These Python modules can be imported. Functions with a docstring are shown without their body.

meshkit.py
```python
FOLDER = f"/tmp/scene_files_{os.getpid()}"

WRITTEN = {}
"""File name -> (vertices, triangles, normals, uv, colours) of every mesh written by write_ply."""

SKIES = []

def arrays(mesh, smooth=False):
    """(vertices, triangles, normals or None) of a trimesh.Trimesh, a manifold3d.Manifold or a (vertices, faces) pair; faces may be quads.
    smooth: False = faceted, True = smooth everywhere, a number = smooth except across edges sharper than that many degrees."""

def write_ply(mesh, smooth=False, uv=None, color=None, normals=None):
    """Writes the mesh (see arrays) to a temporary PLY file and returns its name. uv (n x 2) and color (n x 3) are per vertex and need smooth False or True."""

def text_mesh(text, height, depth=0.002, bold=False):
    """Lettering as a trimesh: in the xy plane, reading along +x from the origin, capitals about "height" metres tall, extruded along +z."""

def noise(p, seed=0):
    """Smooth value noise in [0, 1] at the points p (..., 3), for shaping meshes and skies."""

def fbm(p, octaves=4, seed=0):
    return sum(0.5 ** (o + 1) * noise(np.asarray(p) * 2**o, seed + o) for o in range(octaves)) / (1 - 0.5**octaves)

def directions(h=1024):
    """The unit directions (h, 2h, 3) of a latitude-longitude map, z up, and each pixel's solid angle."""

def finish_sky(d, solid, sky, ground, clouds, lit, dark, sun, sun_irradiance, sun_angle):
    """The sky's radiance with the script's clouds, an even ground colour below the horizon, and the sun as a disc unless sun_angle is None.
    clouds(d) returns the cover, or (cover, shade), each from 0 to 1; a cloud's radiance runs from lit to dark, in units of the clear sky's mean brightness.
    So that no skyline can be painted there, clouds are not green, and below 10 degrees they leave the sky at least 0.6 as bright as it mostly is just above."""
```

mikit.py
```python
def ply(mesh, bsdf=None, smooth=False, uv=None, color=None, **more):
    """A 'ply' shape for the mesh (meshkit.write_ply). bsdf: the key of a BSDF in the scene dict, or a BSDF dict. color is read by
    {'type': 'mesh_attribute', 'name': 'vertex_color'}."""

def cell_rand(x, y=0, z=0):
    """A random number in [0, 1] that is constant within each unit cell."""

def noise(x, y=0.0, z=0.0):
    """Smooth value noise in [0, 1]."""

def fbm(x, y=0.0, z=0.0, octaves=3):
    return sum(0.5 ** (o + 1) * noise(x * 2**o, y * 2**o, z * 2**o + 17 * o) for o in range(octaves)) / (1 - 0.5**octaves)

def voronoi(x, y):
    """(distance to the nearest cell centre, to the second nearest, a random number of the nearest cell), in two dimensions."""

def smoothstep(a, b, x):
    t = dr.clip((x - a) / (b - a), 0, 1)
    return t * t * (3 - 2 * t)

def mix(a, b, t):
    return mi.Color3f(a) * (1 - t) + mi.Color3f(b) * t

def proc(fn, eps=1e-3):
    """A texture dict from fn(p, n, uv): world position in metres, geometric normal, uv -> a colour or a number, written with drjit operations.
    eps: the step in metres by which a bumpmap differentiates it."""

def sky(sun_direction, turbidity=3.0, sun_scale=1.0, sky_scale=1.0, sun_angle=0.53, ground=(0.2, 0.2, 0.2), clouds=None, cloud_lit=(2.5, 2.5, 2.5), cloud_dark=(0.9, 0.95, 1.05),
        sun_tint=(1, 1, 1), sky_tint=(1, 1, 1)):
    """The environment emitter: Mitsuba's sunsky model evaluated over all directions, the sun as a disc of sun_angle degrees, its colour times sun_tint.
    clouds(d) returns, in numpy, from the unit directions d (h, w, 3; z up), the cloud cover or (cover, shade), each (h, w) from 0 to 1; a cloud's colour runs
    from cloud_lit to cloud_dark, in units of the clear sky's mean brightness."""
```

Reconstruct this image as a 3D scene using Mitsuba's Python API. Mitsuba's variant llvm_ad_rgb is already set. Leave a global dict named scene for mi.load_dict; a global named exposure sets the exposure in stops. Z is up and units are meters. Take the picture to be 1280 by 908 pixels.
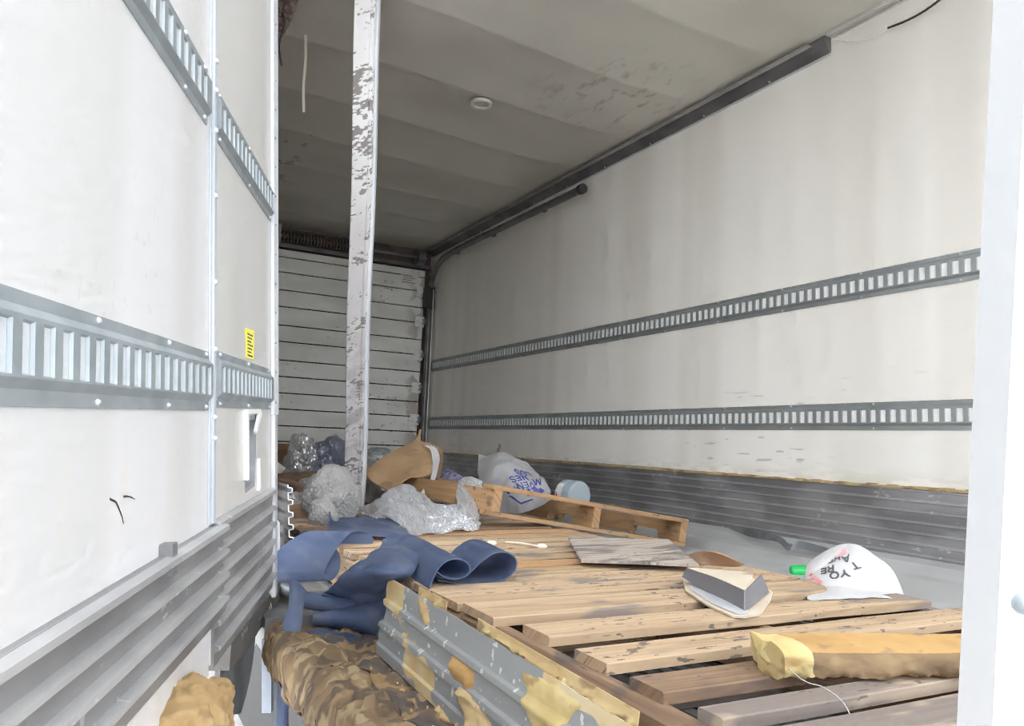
import math, random
import numpy as np, trimesh, mitsuba as mi, drjit as dr
import mikit, meshkit
from mikit import proc, noise, fbm, voronoi, cell_rand, smoothstep, mix
from meshkit import noise as nnoise, fbm as nfbm

scene, labels = {'type': 'scene'}, {}
rng = np.random.default_rng(7)
random.seed(7)

# ------------------------------------------------------------------ camera, sky, exposure
FOCAL = 948.15                       # pixels at 1280 wide
YAW, PITCH, ROLL = 0.49322, 0.10743, 0.03967
EYE = np.array([0, 0, .47])          # above the trailer floor (z = 0); x across the trailer, y along it


def camera_axes():
    f = np.array([math.sin(YAW) * math.cos(PITCH), math.cos(YAW) * math.cos(PITCH), math.sin(PITCH)])
    r = np.array([math.cos(YAW), -math.sin(YAW), 0])
    u = np.cross(r, f)
    c, s = math.cos(ROLL), math.sin(ROLL)
    return c * r + s * u, -s * r + c * u, f


RIGHT, UP, FWD = camera_axes()
scene['camera'] = {
    'type': 'perspective', 'fov': math.degrees(2 * math.atan(640 / FOCAL)), 'fov_axis': 'x', 'near_clip': .02, 'far_clip': 200.,
    'to_world': mi.ScalarTransform4f().look_at(origin=EYE.tolist(), target=(EYE + FWD).tolist(), up=UP.tolist()),
    'film': {'type': 'hdrfilm', 'width': 1280, 'height': 908}}
# an overcast sky: full cloud cover, a little brighter overhead
scene['sky'] = mikit.sky((-.55, -.45, .7), turbidity=4, sun_scale=0, clouds=lambda d: (np.ones(d.shape[:2]), .35 - .35 * np.clip(d[..., 2], 0, 1)),
                         cloud_lit=(1.45, 1.50, 1.57), cloud_dark=(.9, .95, 1.0), ground=(.36, .36, .36))
exposure = 4.9


def ray(u, v):                        # survey helper: where a sight line through the photograph meets a given plane
    return FWD + RIGHT * ((u - 640) / FOCAL) - UP * ((v - 454) / FOCAL)


def at(u, v, dist): return EYE + ray(u, v) * dist
def onz(u, v, z): d = ray(u, v); return EYE + d * (z - EYE[2]) / d[2]
def onx(u, v, x): d = ray(u, v); return EYE + d * x / d[0]
def ony(u, v, y): d = ray(u, v); return EYE + d * y / d[1]


# ------------------------------------------------------------------ materials
def mat(key, base, rough=.5, metallic=0., spec=.5, bump=None, scale=.001, eps=1e-3, **more):
    b = {'type': 'principled', 'base_color': base if isinstance(base, dict) else {'type': 'rgb', 'value': list(base)}, 'roughness': rough, 'metallic': metallic, 'specular': spec, **more}
    if bump is not None:
        b = {'type': 'bumpmap', 'arbitrary': proc(bump, eps=eps), 'scale': scale, 'bsdf': b}
    scene[key] = {'type': 'twosided', 'bsdf': b}


def c_wall_right(p, n, uv):
    band = noise(p.y * 3.1, 0, 3) * .6 + noise(p.y * 9, p.z * .25, 5) * .4          # run-off streaks down the panels
    t = smoothstep(.45, .85, band) * (.45 + .55 * noise(p.y * 2, p.z * 1.3, 8))
    c = mix((.90, .88, .825), (.70, .67, .595), t * .6)
    scr = smoothstep(.74, .80, fbm(p.y * 9, p.z * 70, 2)) * smoothstep(.5, .65, noise(p.y * 1.7, p.z * 3, 9)) * smoothstep(1.4, .4, p.z)
    c = mix(c, (.42, .39, .35), scr * .6)
    low = smoothstep(.45, .36, p.z) * smoothstep(.4, .6, fbm(p.y * 14, p.z * 60, 4))
    return mix(c, (.50, .48, .36), low * .35)


def c_wall_left(p, n, uv):
    t = smoothstep(.5, .8, noise(p.y * 4 + p.x * 4, p.z * .4, 2))
    c = mix((.62, .62, .63), (.53, .525, .515), t * .6)
    c = mix(c, (.52, .515, .49), smoothstep(1.52, 1.62, p.y) * .6)
    s = smoothstep(.72, .80, fbm(p.y * 90, p.z * 60, 5)) * smoothstep(.62, .8, noise(p.y * 5, p.z * 5, 1))
    c = mix(c, (.45, .42, .38), s * .2)
    d = smoothstep(.55, .8, noise(p.y * 26 + p.x * 26, p.z * 5, 7)) * smoothstep(.50, .38, p.z) * .35
    return mix(c, (.60, .57, .52), d)


def h_wall_left(p, n, uv):
    return fbm(p.y * 22 + p.x * 22, p.z * 110, 1) + .6 * noise(p.y * 7, p.z * 9, 3)


def c_ceiling(p, n, uv):
    t = smoothstep(.35, .75, fbm(p.x * 1.1, p.y * 1.6, 2))
    c = mix((.57, .55, .49), (.46, .44, .39), t)
    rust = smoothstep(.56, .80, fbm(p.x * 26, p.y * 13, 7)) * .7 * smoothstep(.6, .15, dr.sqrt(dr.square(p.x - 2.25) + dr.square(p.y - 3.15)))
    c = mix(c, (.34, .27, .22), rust)
    peel = smoothstep(.66, .69, fbm(p.x * 16, p.y * 9, 3)) * smoothstep(1.15, .8, p.x) * smoothstep(.45, .6, noise(p.x * 4, p.y * 1.2, 5))
    return mix(c, (.16, .14, .13), peel)


def c_door(p, n, uv):
    t = smoothstep(.4, .8, fbm(p.x * 2, p.z * 5, 2))
    c = mix((.88, .89, .845), (.76, .77, .72), t)
    s = smoothstep(.74, .78, fbm(p.x * 30, p.z * 50, 6)) * smoothstep(.6, .75, noise(p.x * 2.2, p.z * 2.2, 4))
    r = smoothstep(2.42, 2.58, p.x) * smoothstep(.45, .62, fbm(p.x * 9, p.z * 8, 8))
    c = mix(c, (.36, .29, .24), r * .6)
    return mix(c, (.25, .24, .22), s * .7)


def c_metal(a, b, sx, sz):
    def fn(p, n, uv):
        return mix(a, b, smoothstep(.3, .7, fbm(p.x * sx + p.y * sx, p.y * sx, p.z * sz)))
    return fn


def c_scuff(a, b, light):
    def fn(p, n, uv):
        q = p.y + p.x * .35
        c = mix(a, b, smoothstep(.3, .7, fbm(q * 5, p.z * 12, 2)))
        s = smoothstep(.70, .78, fbm(q * 34, p.z * 70, 5)) * smoothstep(.5, .65, noise(q * 3.2, p.z * 9, 3)) * .7
        return mix(c, light, s)
    return fn


def c_wood(light, mid, dark, stain, amount):
    def fn(p, n, uv):
        x, y = uv.x, uv.y                                     # metres along and across the board
        g = fbm(x * 2.2, y * 60, 1) * .6 + noise(x * 7, y * 210, 2) * .4
        c = mix(light, mid, smoothstep(.3, .75, g))
        ring = noise(x * 1.3, y * 24, 6)
        c = mix(c, dark, smoothstep(.62, .68, ring) * smoothstep(.76, .70, ring) * .45)
        w = fbm(p.x * 5, p.y * 9, p.z * 9 + 4) * .7 + fbm(x * 9, y * 40, 9) * .3
        c = mix(c, stain, smoothstep(.5 + amount, .62 + amount, w) * .8)
        sp = smoothstep(.70, .75, fbm(x * 40, y * 110, 3)) * smoothstep(.45, .6, noise(p.x * 4, p.y * 5, 3))
        return mix(c, (.09, .075, .07), sp * .75)
    return fn


def h_wood(p, n, uv): return fbm(uv.x * 6, uv.y * 160, 3)


def c_foam(a, b, d, amt):
    def fn(p, n, uv):
        c = mix(a, b, smoothstep(.3, .7, fbm(p.x * 14, p.y * 14, p.z * 14)))
        s = smoothstep(amt, amt + .14, fbm(p.x * 22, p.y * 22, p.z * 30 + 5))
        return mix(c, d, s * .85)
    return fn


def c_streaky(p, n, uv):
    c = mix((.225, .155, .085), (.14, .095, .055), smoothstep(.3, .7, fbm(p.x * 18, p.y * 30, p.z * 7)))
    c = mix(c, (.085, .062, .045), smoothstep(.52, .66, fbm(p.x * 30, p.y * 44, p.z * 12 + 5)) * .85)
    return mix(c, (.31, .24, .14), smoothstep(.60, .70, fbm(p.x * 34, p.y * 50, p.z * 14 + 9)) * .7)


def h_rough(p, n, uv): return fbm(p.x * 60, p.y * 60, p.z * 60)


def c_torn(p, n, uv):                                         # grey aluminium with dried yellow foam still stuck to it
    q = p.y * 7
    m = fbm(q, p.z * 9, p.x * 3 + 2) + .13 * smoothstep(1.62, 1.72, p.y) * smoothstep(.07, .10, p.z)
    c = mix((.235, .25, .255), (.30, .31, .31), noise(p.y * 3, p.z * 30, 2))
    w = smoothstep(.70, .76, fbm(p.y * 60, p.z * 60, 4)) * .8
    c = mix(c, (.62, .61, .57), w)
    f = mix((.55, .39, .17), (.62, .55, .37), noise(p.y * 25, p.z * 25, 3))
    return mix(c, f, smoothstep(.72, .74, m))


def c_card(a, b):
    def fn(p, n, uv):
        c = mix(a, b, smoothstep(.35, .7, fbm(p.x * 5, p.y * 5, p.z * 6)))
        return mix(c, (.19, .12, .075), smoothstep(.62, .75, fbm(p.x * 11, p.y * 11, p.z * 16 + 3)) * .55)
    return fn


def c_ground(p, n, uv):
    c = mix((.42, .41, .395), (.30, .29, .28), smoothstep(.35, .65, fbm(p.x * 2, p.y * 2)))
    return mix(c, (.44, .42, .39), smoothstep(.62, .7, fbm(p.x * 40, p.y * 40, 2)))


def c_dirt(p, n, uv):
    c = mix((.085, .072, .068), (.15, .105, .07), smoothstep(.4, .65, fbm(p.x * 12, p.y * 12, 3)))
    return mix(c, (.32, .21, .10), smoothstep(.60, .68, fbm(p.x * 25, p.y * 25, 6)) * .7)


def c_pole(p, n, uv):
    z = p.z
    c = mix((.86, .86, .86), (.60, .58, .585), smoothstep(1.9, 1.3, z) * (.6 + .4 * noise(p.x * 20, z * 7)))
    c = mix(c, (.36, .345, .345), smoothstep(1.3, .5, z) * (.25 + .75 * smoothstep(.35, .65, fbm(p.x * 40 + p.y * 30, z * 25, 2))) * .8)
    peel = fbm(p.x * 150 + p.y * 110, z * 120, 4) * .66 + .34 * noise(p.x * 45 + p.y * 30, z * 18, 9)
    zone = smoothstep(2.06, 2.0, z) * smoothstep(1.52, 1.66, z) * .13 + smoothstep(.95, .45, z) * .07 - .01
    side = smoothstep(.6, .9, noise(z * 16, 3, 1)) * .03
    return mix(c, (.22, .20, .19), smoothstep(.645, .675, peel + zone + side) * .9)


def c_blue(p, n, uv):
    c = mix((.145, .195, .335), (.215, .265, .40), smoothstep(.3, .7, fbm(p.x * 9, p.y * 9, p.z * 9)))
    return mix(c, (.33, .37, .45), smoothstep(.5, .75, fbm(p.x * 22, p.y * 5, p.z * 15 + 2)) * .5)


mat('wall_right_paint', proc(c_wall_right), .45)
mat('wall_left_paint', proc(c_wall_left), .35, bump=h_wall_left, scale=.0016)
mat('ceiling_paint', proc(c_ceiling), .55)
mat('door_paint', proc(c_door), .5)
mat('galvanised_dark', proc(c_metal((.27, .295, .30), (.32, .345, .345), 5, 8)), .42, .4)
mat('galvanised_light', proc(c_metal((.29, .33, .35), (.36, .40, .42), 9, 20)), .4, .35)
mat('backing_pale', (.50, .53, .55), .5)
mat('aluminium_white', proc(c_metal((.66, .70, .75), (.74, .78, .82), 5, 3)), .4, .1)
mat('aluminium_bright', proc(c_metal((.62, .64, .66), (.75, .77, .79), 5, 9)), .35, .5)
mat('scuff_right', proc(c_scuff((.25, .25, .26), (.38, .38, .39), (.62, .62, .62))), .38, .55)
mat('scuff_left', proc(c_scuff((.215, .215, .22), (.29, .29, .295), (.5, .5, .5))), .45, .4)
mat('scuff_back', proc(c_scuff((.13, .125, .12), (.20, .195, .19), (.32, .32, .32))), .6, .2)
mat('ridge_dark', proc(c_scuff((.36, .36, .37), (.46, .46, .47), (.80, .80, .80))), .35, .5)
mat('ridge_light', proc(c_scuff((.36, .36, .365), (.46, .46, .46), (.65, .65, .65))), .4, .3)
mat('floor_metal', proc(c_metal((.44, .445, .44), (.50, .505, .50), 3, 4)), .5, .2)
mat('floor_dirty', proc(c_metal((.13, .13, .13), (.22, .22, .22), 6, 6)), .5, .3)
mat('rail_dark', proc(c_metal((.13, .125, .13), (.20, .195, .195), 5, 12)), .42, .4)
mat('rail_lip', proc(c_metal((.30, .295, .29), (.40, .39, .38), 5, 12)), .45, .4)
mat('bar_pale', (.36, .40, .46), .4, .2)
mat('aluminium_pale', proc(c_metal((.46, .50, .54), (.54, .58, .62), 5, 3)), .4, .1)
mat('rubber_grey', proc(c_metal((.10, .105, .11), (.17, .175, .18), 9, 5)), .6)
mat('black_rubber', (.04, .04, .04), .55)
mat('rust_brown', proc(c_card((.16, .12, .10), (.10, .085, .08))), .8)
mat('steel_dark', proc(c_metal((.13, .14, .15), (.22, .23, .24), 9, 9)), .5, .4)
mat('steel_grey', proc(c_metal((.30, .32, .34), (.42, .44, .46), 9, 9)), .45, .4)
mat('lamp_rim', (.62, .61, .57), .4)
mat('lamp_lens', (.44, .43, .38), .3)
mat('post_paint', (.70, .715, .73), .35)
mat('white_paint', (.84, .85, .86), .4)
mat('white_plastic', (.86, .86, .85), .3)
mat('cream_plastic', (.74, .70, .58), .35)
mat('pole_paint', proc(c_pole), .45)
W = [('wood_pale', (.47, .345, .225), (.38, .265, .165), (.27, .18, .105), (.20, .172, .162), .05), ('wood_tan', (.42, .30, .185), (.335, .225, .13), (.24, .155, .085), (.165, .14, .135), .03),
     ('wood_grey', (.40, .32, .25), (.32, .25, .185), (.225, .17, .125), (.155, .132, .125), .03), ('wood_brown', (.25, .165, .105), (.20, .125, .078), (.14, .085, .052), (.10, .078, .072), .05),
     ('wood_orange', (.44, .27, .14), (.37, .215, .105), (.27, .15, .07), (.22, .15, .10), .12)]
for k, *a in W:
    mat(k, proc(c_wood(*a)), .7, bump=h_wood, scale=.0006)
mat('plywood_grey', proc(c_wood((.40, .345, .30), (.33, .28, .24), (.23, .185, .16), (.13, .11, .107), -.02)), .75)
mat('foam_yellow', proc(c_foam((.56, .46, .235), (.49, .375, .16), (.32, .21, .09), .60)), .85, bump=h_rough, scale=.003)
mat('foam_brown', proc(c_streaky), .9, bump=h_rough, scale=.006)
mat('foam_lumpy', proc(c_foam((.42, .295, .145), (.34, .225, .105), (.24, .155, .075), .58)), .9, bump=h_rough, scale=.004)
mat('foam_dark', proc(c_foam((.23, .155, .085), (.16, .11, .06), (.28, .205, .105), .62)), .9, bump=h_rough, scale=.004)
mat('foam_orange', proc(c_foam((.44, .27, .105), (.37, .22, .085), (.22, .15, .115), .60)), .85, bump=h_rough, scale=.002)
mat('foam_tan', proc(c_foam((.50, .38, .20), (.41, .29, .14), (.25, .17, .085), .56)), .9, bump=h_rough, scale=.003)
mat('torn_metal', proc(c_torn), .5, .15, bump=h_rough, scale=.0008)
mat('card_tan', proc(c_card((.42, .28, .16), (.34, .22, .12))), .8)
mat('card_brown', proc(c_card((.33, .215, .135), (.27, .17, .11))), .8)
mat('card_cream', proc(c_card((.58, .51, .41), (.52, .45, .35))), .7)
mat('card_grey', (.15, .15, .165), .45)
mat('card_silver', (.60, .61, .63), .35, .2)
mat('ground_gravel', proc(c_ground), .9)
mat('dirt_dark', proc(c_dirt), .9, bump=h_rough, scale=.006)
mat('print_navy', (.07, .08, .28), .5)
mat('print_black', (.10, .10, .11), .5)
mat('print_red', (.78, .10, .12), .5)
mat('print_pink', (.86, .42, .45), .5)
mat('sticker_yellow', (.86, .78, .10), .5)
mat('paper_white', (.80, .79, .75), .6)
mat('green_plastic', (.02, .50, .12), .3)
mat('cloth_violet', proc(c_metal((.20, .19, .36), (.50, .48, .60), 60, 60)), .8)
scene['pvc_blue'] = {'type': 'blendbsdf', 'weight': .86, 'a': {'type': 'thindielectric', 'int_ior': 1.5},
                      'b': {'type': 'principledthin', 'base_color': proc(c_blue), 'roughness': .28, 'diff_trans': 1.0, 'eta': 1.5}}
scene['bag_white'] = {'type': 'principledthin', 'base_color': {'type': 'rgb', 'value': [.88, .88, .89]}, 'roughness': .4, 'diff_trans': .7, 'spec_trans': .0, 'eta': 1.45}
scene['bag_dusty'] = {'type': 'principledthin', 'base_color': {'type': 'rgb', 'value': [.46, .45, .44]}, 'roughness': .3, 'diff_trans': .6, 'eta': 1.45}
scene['bag_grey'] = {'type': 'principledthin', 'base_color': {'type': 'rgb', 'value': [.68, .68, .69]}, 'roughness': .2, 'diff_trans': .8, 'spec_trans': .15, 'eta': 1.45}
def film_mat(key, w, base, metallic, rough):
    shiny = {'type': 'twosided', 'bsdf': {'type': 'principled', 'base_color': {'type': 'rgb', 'value': list(base)}, 'roughness': rough, 'metallic': metallic, 'specular': .8}}
    milky = {'type': 'principledthin', 'base_color': {'type': 'rgb', 'value': list(base)}, 'roughness': .3, 'diff_trans': 1.0, 'eta': 1.5}
    scene[key] = {'type': 'blendbsdf', 'weight': w, 'a': {'type': 'thindielectric', 'int_ior': 1.5}, 'b': {'type': 'blendbsdf', 'weight': .55, 'a': shiny, 'b': milky}}


film_mat('film_clear', .54, (.90, .91, .93), .85, .16)
film_mat('film_blue', .75, (.36, .39, .50), .4, .25)
scene['bottle_plastic'] = {'type': 'blendbsdf', 'weight': .8, 'a': {'type': 'thindielectric', 'int_ior': 1.4},
                           'b': {'type': 'principledthin', 'base_color': {'type': 'rgb', 'value': [.66, .76, .82]}, 'roughness': .25, 'diff_trans': .8, 'eta': 1.45}}


# ------------------------------------------------------------------ helpers
def numbered(name):
    if name not in scene and name not in labels and not any(k.startswith(name + '__') for k in scene):
        return name
    i = 1
    while True:
        k = f'{name}_{i:03d}'
        if k not in scene and k not in labels and not any(q.startswith(k + '__') for q in scene):
            return k
        i += 1


def thing(name, label, cat, group=None):
    k = numbered(name)
    labels[k] = {'label': label, 'category': cat}
    if group:
        labels[k]['group'] = group
    return k


def obj(name, mesh, m, parent=None, smooth=False, uv=None, label=None, kind=None):
    k = numbered(f'{parent}__{name}' if parent else name)
    if isinstance(mesh, tuple) and len(mesh) == 3:
        mesh, uv = (mesh[0], mesh[1]), mesh[2]
    scene[k] = mikit.ply(mesh, m, smooth=smooth, uv=uv)
    if label or kind:
        labels[k] = {}
        if label: labels[k]['label'] = label
        if kind: labels[k]['kind'] = kind
    return k


def copy_of(first, name, parent, to_world):
    k = numbered(f'{parent}__{name}')
    scene[k] = {**scene[first], 'to_world': to_world}
    return k


def struct(name, mesh, m, label=None, smooth=False, uv=None):
    k = obj(name, mesh, m, None, smooth, uv)
    labels[k] = {'kind': 'structure'}
    if label: labels[k]['label'] = label
    return k


def cat(*ms): return trimesh.util.concatenate([m if isinstance(m, trimesh.Trimesh) else trimesh.Trimesh(m[0], m[1], process=False) for m in ms])


def box(x0, x1, y0, y1, z0, z1):
    m = trimesh.creation.box(extents=(x1 - x0, y1 - y0, z1 - z0))
    m.apply_translation(((x0 + x1) / 2, (y0 + y1) / 2, (z0 + z1) / 2))
    return m


def board(c, along, across, up, L, Wd, T, rag=.0, chip=.0):
    """A plank with uv in metres: a box of 24 corners, its edges a little out of true."""
    nseg = 6
    s = np.linspace(-L / 2, L / 2, nseg + 1)
    a, b, u = (np.asarray(v, float) / np.linalg.norm(v) for v in (along, across, up))
    w0 = -Wd / 2 + rng.normal(0, rag, nseg + 1)
    w1 = Wd / 2 + rng.normal(0, rag, nseg + 1)
    if chip:
        i = rng.integers(1, nseg); w0[i] += chip * rng.uniform(.3, 1)
    bow = rng.normal(0, rag * .5) * (1 - (2 * s / L) ** 2)
    e = T * .12
    ring = []
    for k in range(nseg + 1):
        for (w, t) in ((w0[k], -T / 2), (w1[k], -T / 2), (w1[k], T / 2 - e), (w1[k] - e, T / 2), (w0[k] + e, T / 2), (w0[k], T / 2 - e)):
            ring.append((s[k], w, t + bow[k]))
    ring = np.array(ring).reshape(nseg + 1, 6, 3)
    V, F, UV = [], [], []
    off = rng.uniform(0, 40, 2)
    def quad(p, uvs):
        i = len(V); V.extend(p); UV.extend(uvs); F.extend([(i, i + 1, i + 2), (i, i + 2, i + 3)])
    for k in range(nseg):
        for j in range(6):
            q = [ring[k, j], ring[k, (j + 1) % 6], ring[k + 1, (j + 1) % 6], ring[k + 1, j]]
            quad(q[::-1], [(x[0] + off[0], x[1] + x[2] * 1.0 + off[1]) for x in q[::-1]])
    for k, flip in ((0, False), (nseg, True)):
        r = ring[k]
        for q in ([r[0], r[1], r[2], r[5]], [r[5], r[2], r[3], r[4]]):
            q = q[::-1] if flip else q
            quad(q, [(off[0] + x[2] * .3, x[1] + off[1] + x[2]) for x in q])
    V = np.array(V)
    P = np.asarray(c, float) + V[:, :1] * a + V[:, 1:2] * b + V[:, 2:3] * u
    F = np.array(F)
    if np.dot(np.cross(a, b), u) < 0: F = F[:, ::-1]
    return P, F, np.array(UV)


def spline(pts, n):
    """Catmull-Rom through the points."""
    P = np.asarray(pts, float)
    Q = np.vstack([2 * P[0] - P[1], P, 2 * P[-1] - P[-2]])
    d = np.linalg.norm(np.diff(P, axis=0), axis=1)
    t = np.concatenate([[0], np.cumsum(d)]); out = []
    for x in np.linspace(0, t[-1], n):
        i = min(np.searchsorted(t, x, side='right') - 1, len(P) - 2)
        u = (x - t[i]) / max(d[i], 1e-9)
        a, b, c, e = Q[i:i + 4]
        out.append(.5 * (2 * b + (c - a) * u + (2 * a - 5 * b + 4 * c - e) * u * u + (3 * b - a - 3 * c + e) * u ** 3))
    return np.array(out)


def grid_faces(m, n, off=0):
    i = np.arange(m * n).reshape(m, n)
    a, b, c, d = i[:-1, :-1].ravel(), i[1:, :-1].ravel(), i[1:, 1:].ravel(), i[:-1, 1:].ravel()
    return np.vstack([np.stack([a, b, c], 1), np.stack([a, c, d], 1)]) + off


def grid_normals(G):
    du = np.gradient(G, axis=0); dv = np.gradient(G, axis=1)
    n = np.cross(du, dv)
    return n / np.maximum(np.linalg.norm(n, axis=-1, keepdims=True), 1e-9)


def slab(G, th):
    """A closed sheet of the given thickness on the grid of points G (m, n, 3)."""
    m, n = G.shape[:2]
    N = grid_normals(G)
    A, Bk = G + N * th / 2, G - N * th / 2
    V = np.vstack([A.reshape(-1, 3), Bk.reshape(-1, 3)])
    f = grid_faces(m, n)
    F = [f, f[:, ::-1] + m * n]
    i = np.arange(m * n).reshape(m, n)
    loop = np.concatenate([i[0, :-1], i[:-1, -1], i[-1, :0:-1], i[:0:-1, 0]])
    nx = np.roll(loop, -1)
    F += [np.stack([loop, nx, nx + m * n], 1), np.stack([loop, nx + m * n, loop + m * n], 1)]
    return trimesh.Trimesh(V, np.vstack(F), process=False)


def ribbon(pts, width, th, n=60, k=10, wob=0.):
    """A bent strip: the curve of its front edge, and the vector across it (one, or one per control point)."""
    C = spline(pts, n)
    w = np.asarray(width, float)
    Wd = spline(w, n) if w.ndim == 2 else np.repeat(w[None], n, 0)
    t = np.linspace(0, 1, k)
    G = C[:, None, :] + Wd[:, None, :] * t[None, :, None]
    if wob:
        G = G + grid_normals(G) * wob * (nfbm(G * 9, 3) - .5)[..., None]
    return slab(G, th)


def surf(ctrl, m=40, n=40):
    """A smooth patch through a grid of control points."""
    from scipy.interpolate import RectBivariateSpline
    c = np.asarray(ctrl, float)
    a, b = c.shape[:2]
    kx, ky = min(3, a - 1), min(3, b - 1)
    u, v = np.linspace(0, 1, m), np.linspace(0, 1, n)
    return np.stack([RectBivariateSpline(np.linspace(0, 1, a), np.linspace(0, 1, b), c[..., i], kx=kx, ky=ky)(u, v) for i in range(3)], -1)


def ridged(p, f, seed=0):
    return (1 - np.abs(2 * nnoise(p * f, seed) - 1)) * .6 + .4 * (1 - np.abs(2 * nnoise(p * f * 2.3, seed + 3) - 1))


def crinkle(p, f, seed=0):
    """Straight, sharp folds in many directions, as in thin plastic film; about 0 to 1."""
    r = np.random.default_rng(seed)
    q = p + .35 / f * (np.stack([nfbm(p * f * .4 + 9 * k, 2, seed + k) for k in range(3)], -1) - .5)
    out = 0
    for k in range(8):
        d = r.normal(size=3); d /= np.linalg.norm(d)
        fk = f * r.uniform(.5, 1.7)
        w = nnoise(p * f * .45, seed + 20 + k)
        out = out + w * np.abs(2 * ((q @ d * fk + r.random()) % 1) - 1) / (fk / f) ** .7
    return out / 4.2


def crease(G, amp, f, seed=0):
    return G + grid_normals(G) * (amp * (crinkle(G, f, seed) - .5))[..., None]


def crumple(G, amp, f, seed=0):
    return G + grid_normals(G) * (amp * (ridged(G, f, seed) - .6))[..., None]


def blob(c, r, amp, f, seed=0, sub=4, floor=None, squash=None):
    m = trimesh.creation.icosphere(subdivisions=sub)
    v = np.array(m.vertices)
    d = v * np.asarray(r, float)
    q = d + np.asarray(c, float)
    k = ridged(q, f, seed) - .55 + .7 * (nfbm(q * f * .5, 3, seed) - .5)
    d = d * (1 + (amp * k / np.mean(r))[:, None])
    v = d + np.asarray(c, float)
    if floor is not None: v[:, 2] = np.maximum(v[:, 2], floor + .003 * nnoise(v * 30, 2))
    return trimesh.Trimesh(v, m.faces, process=False)


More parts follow.
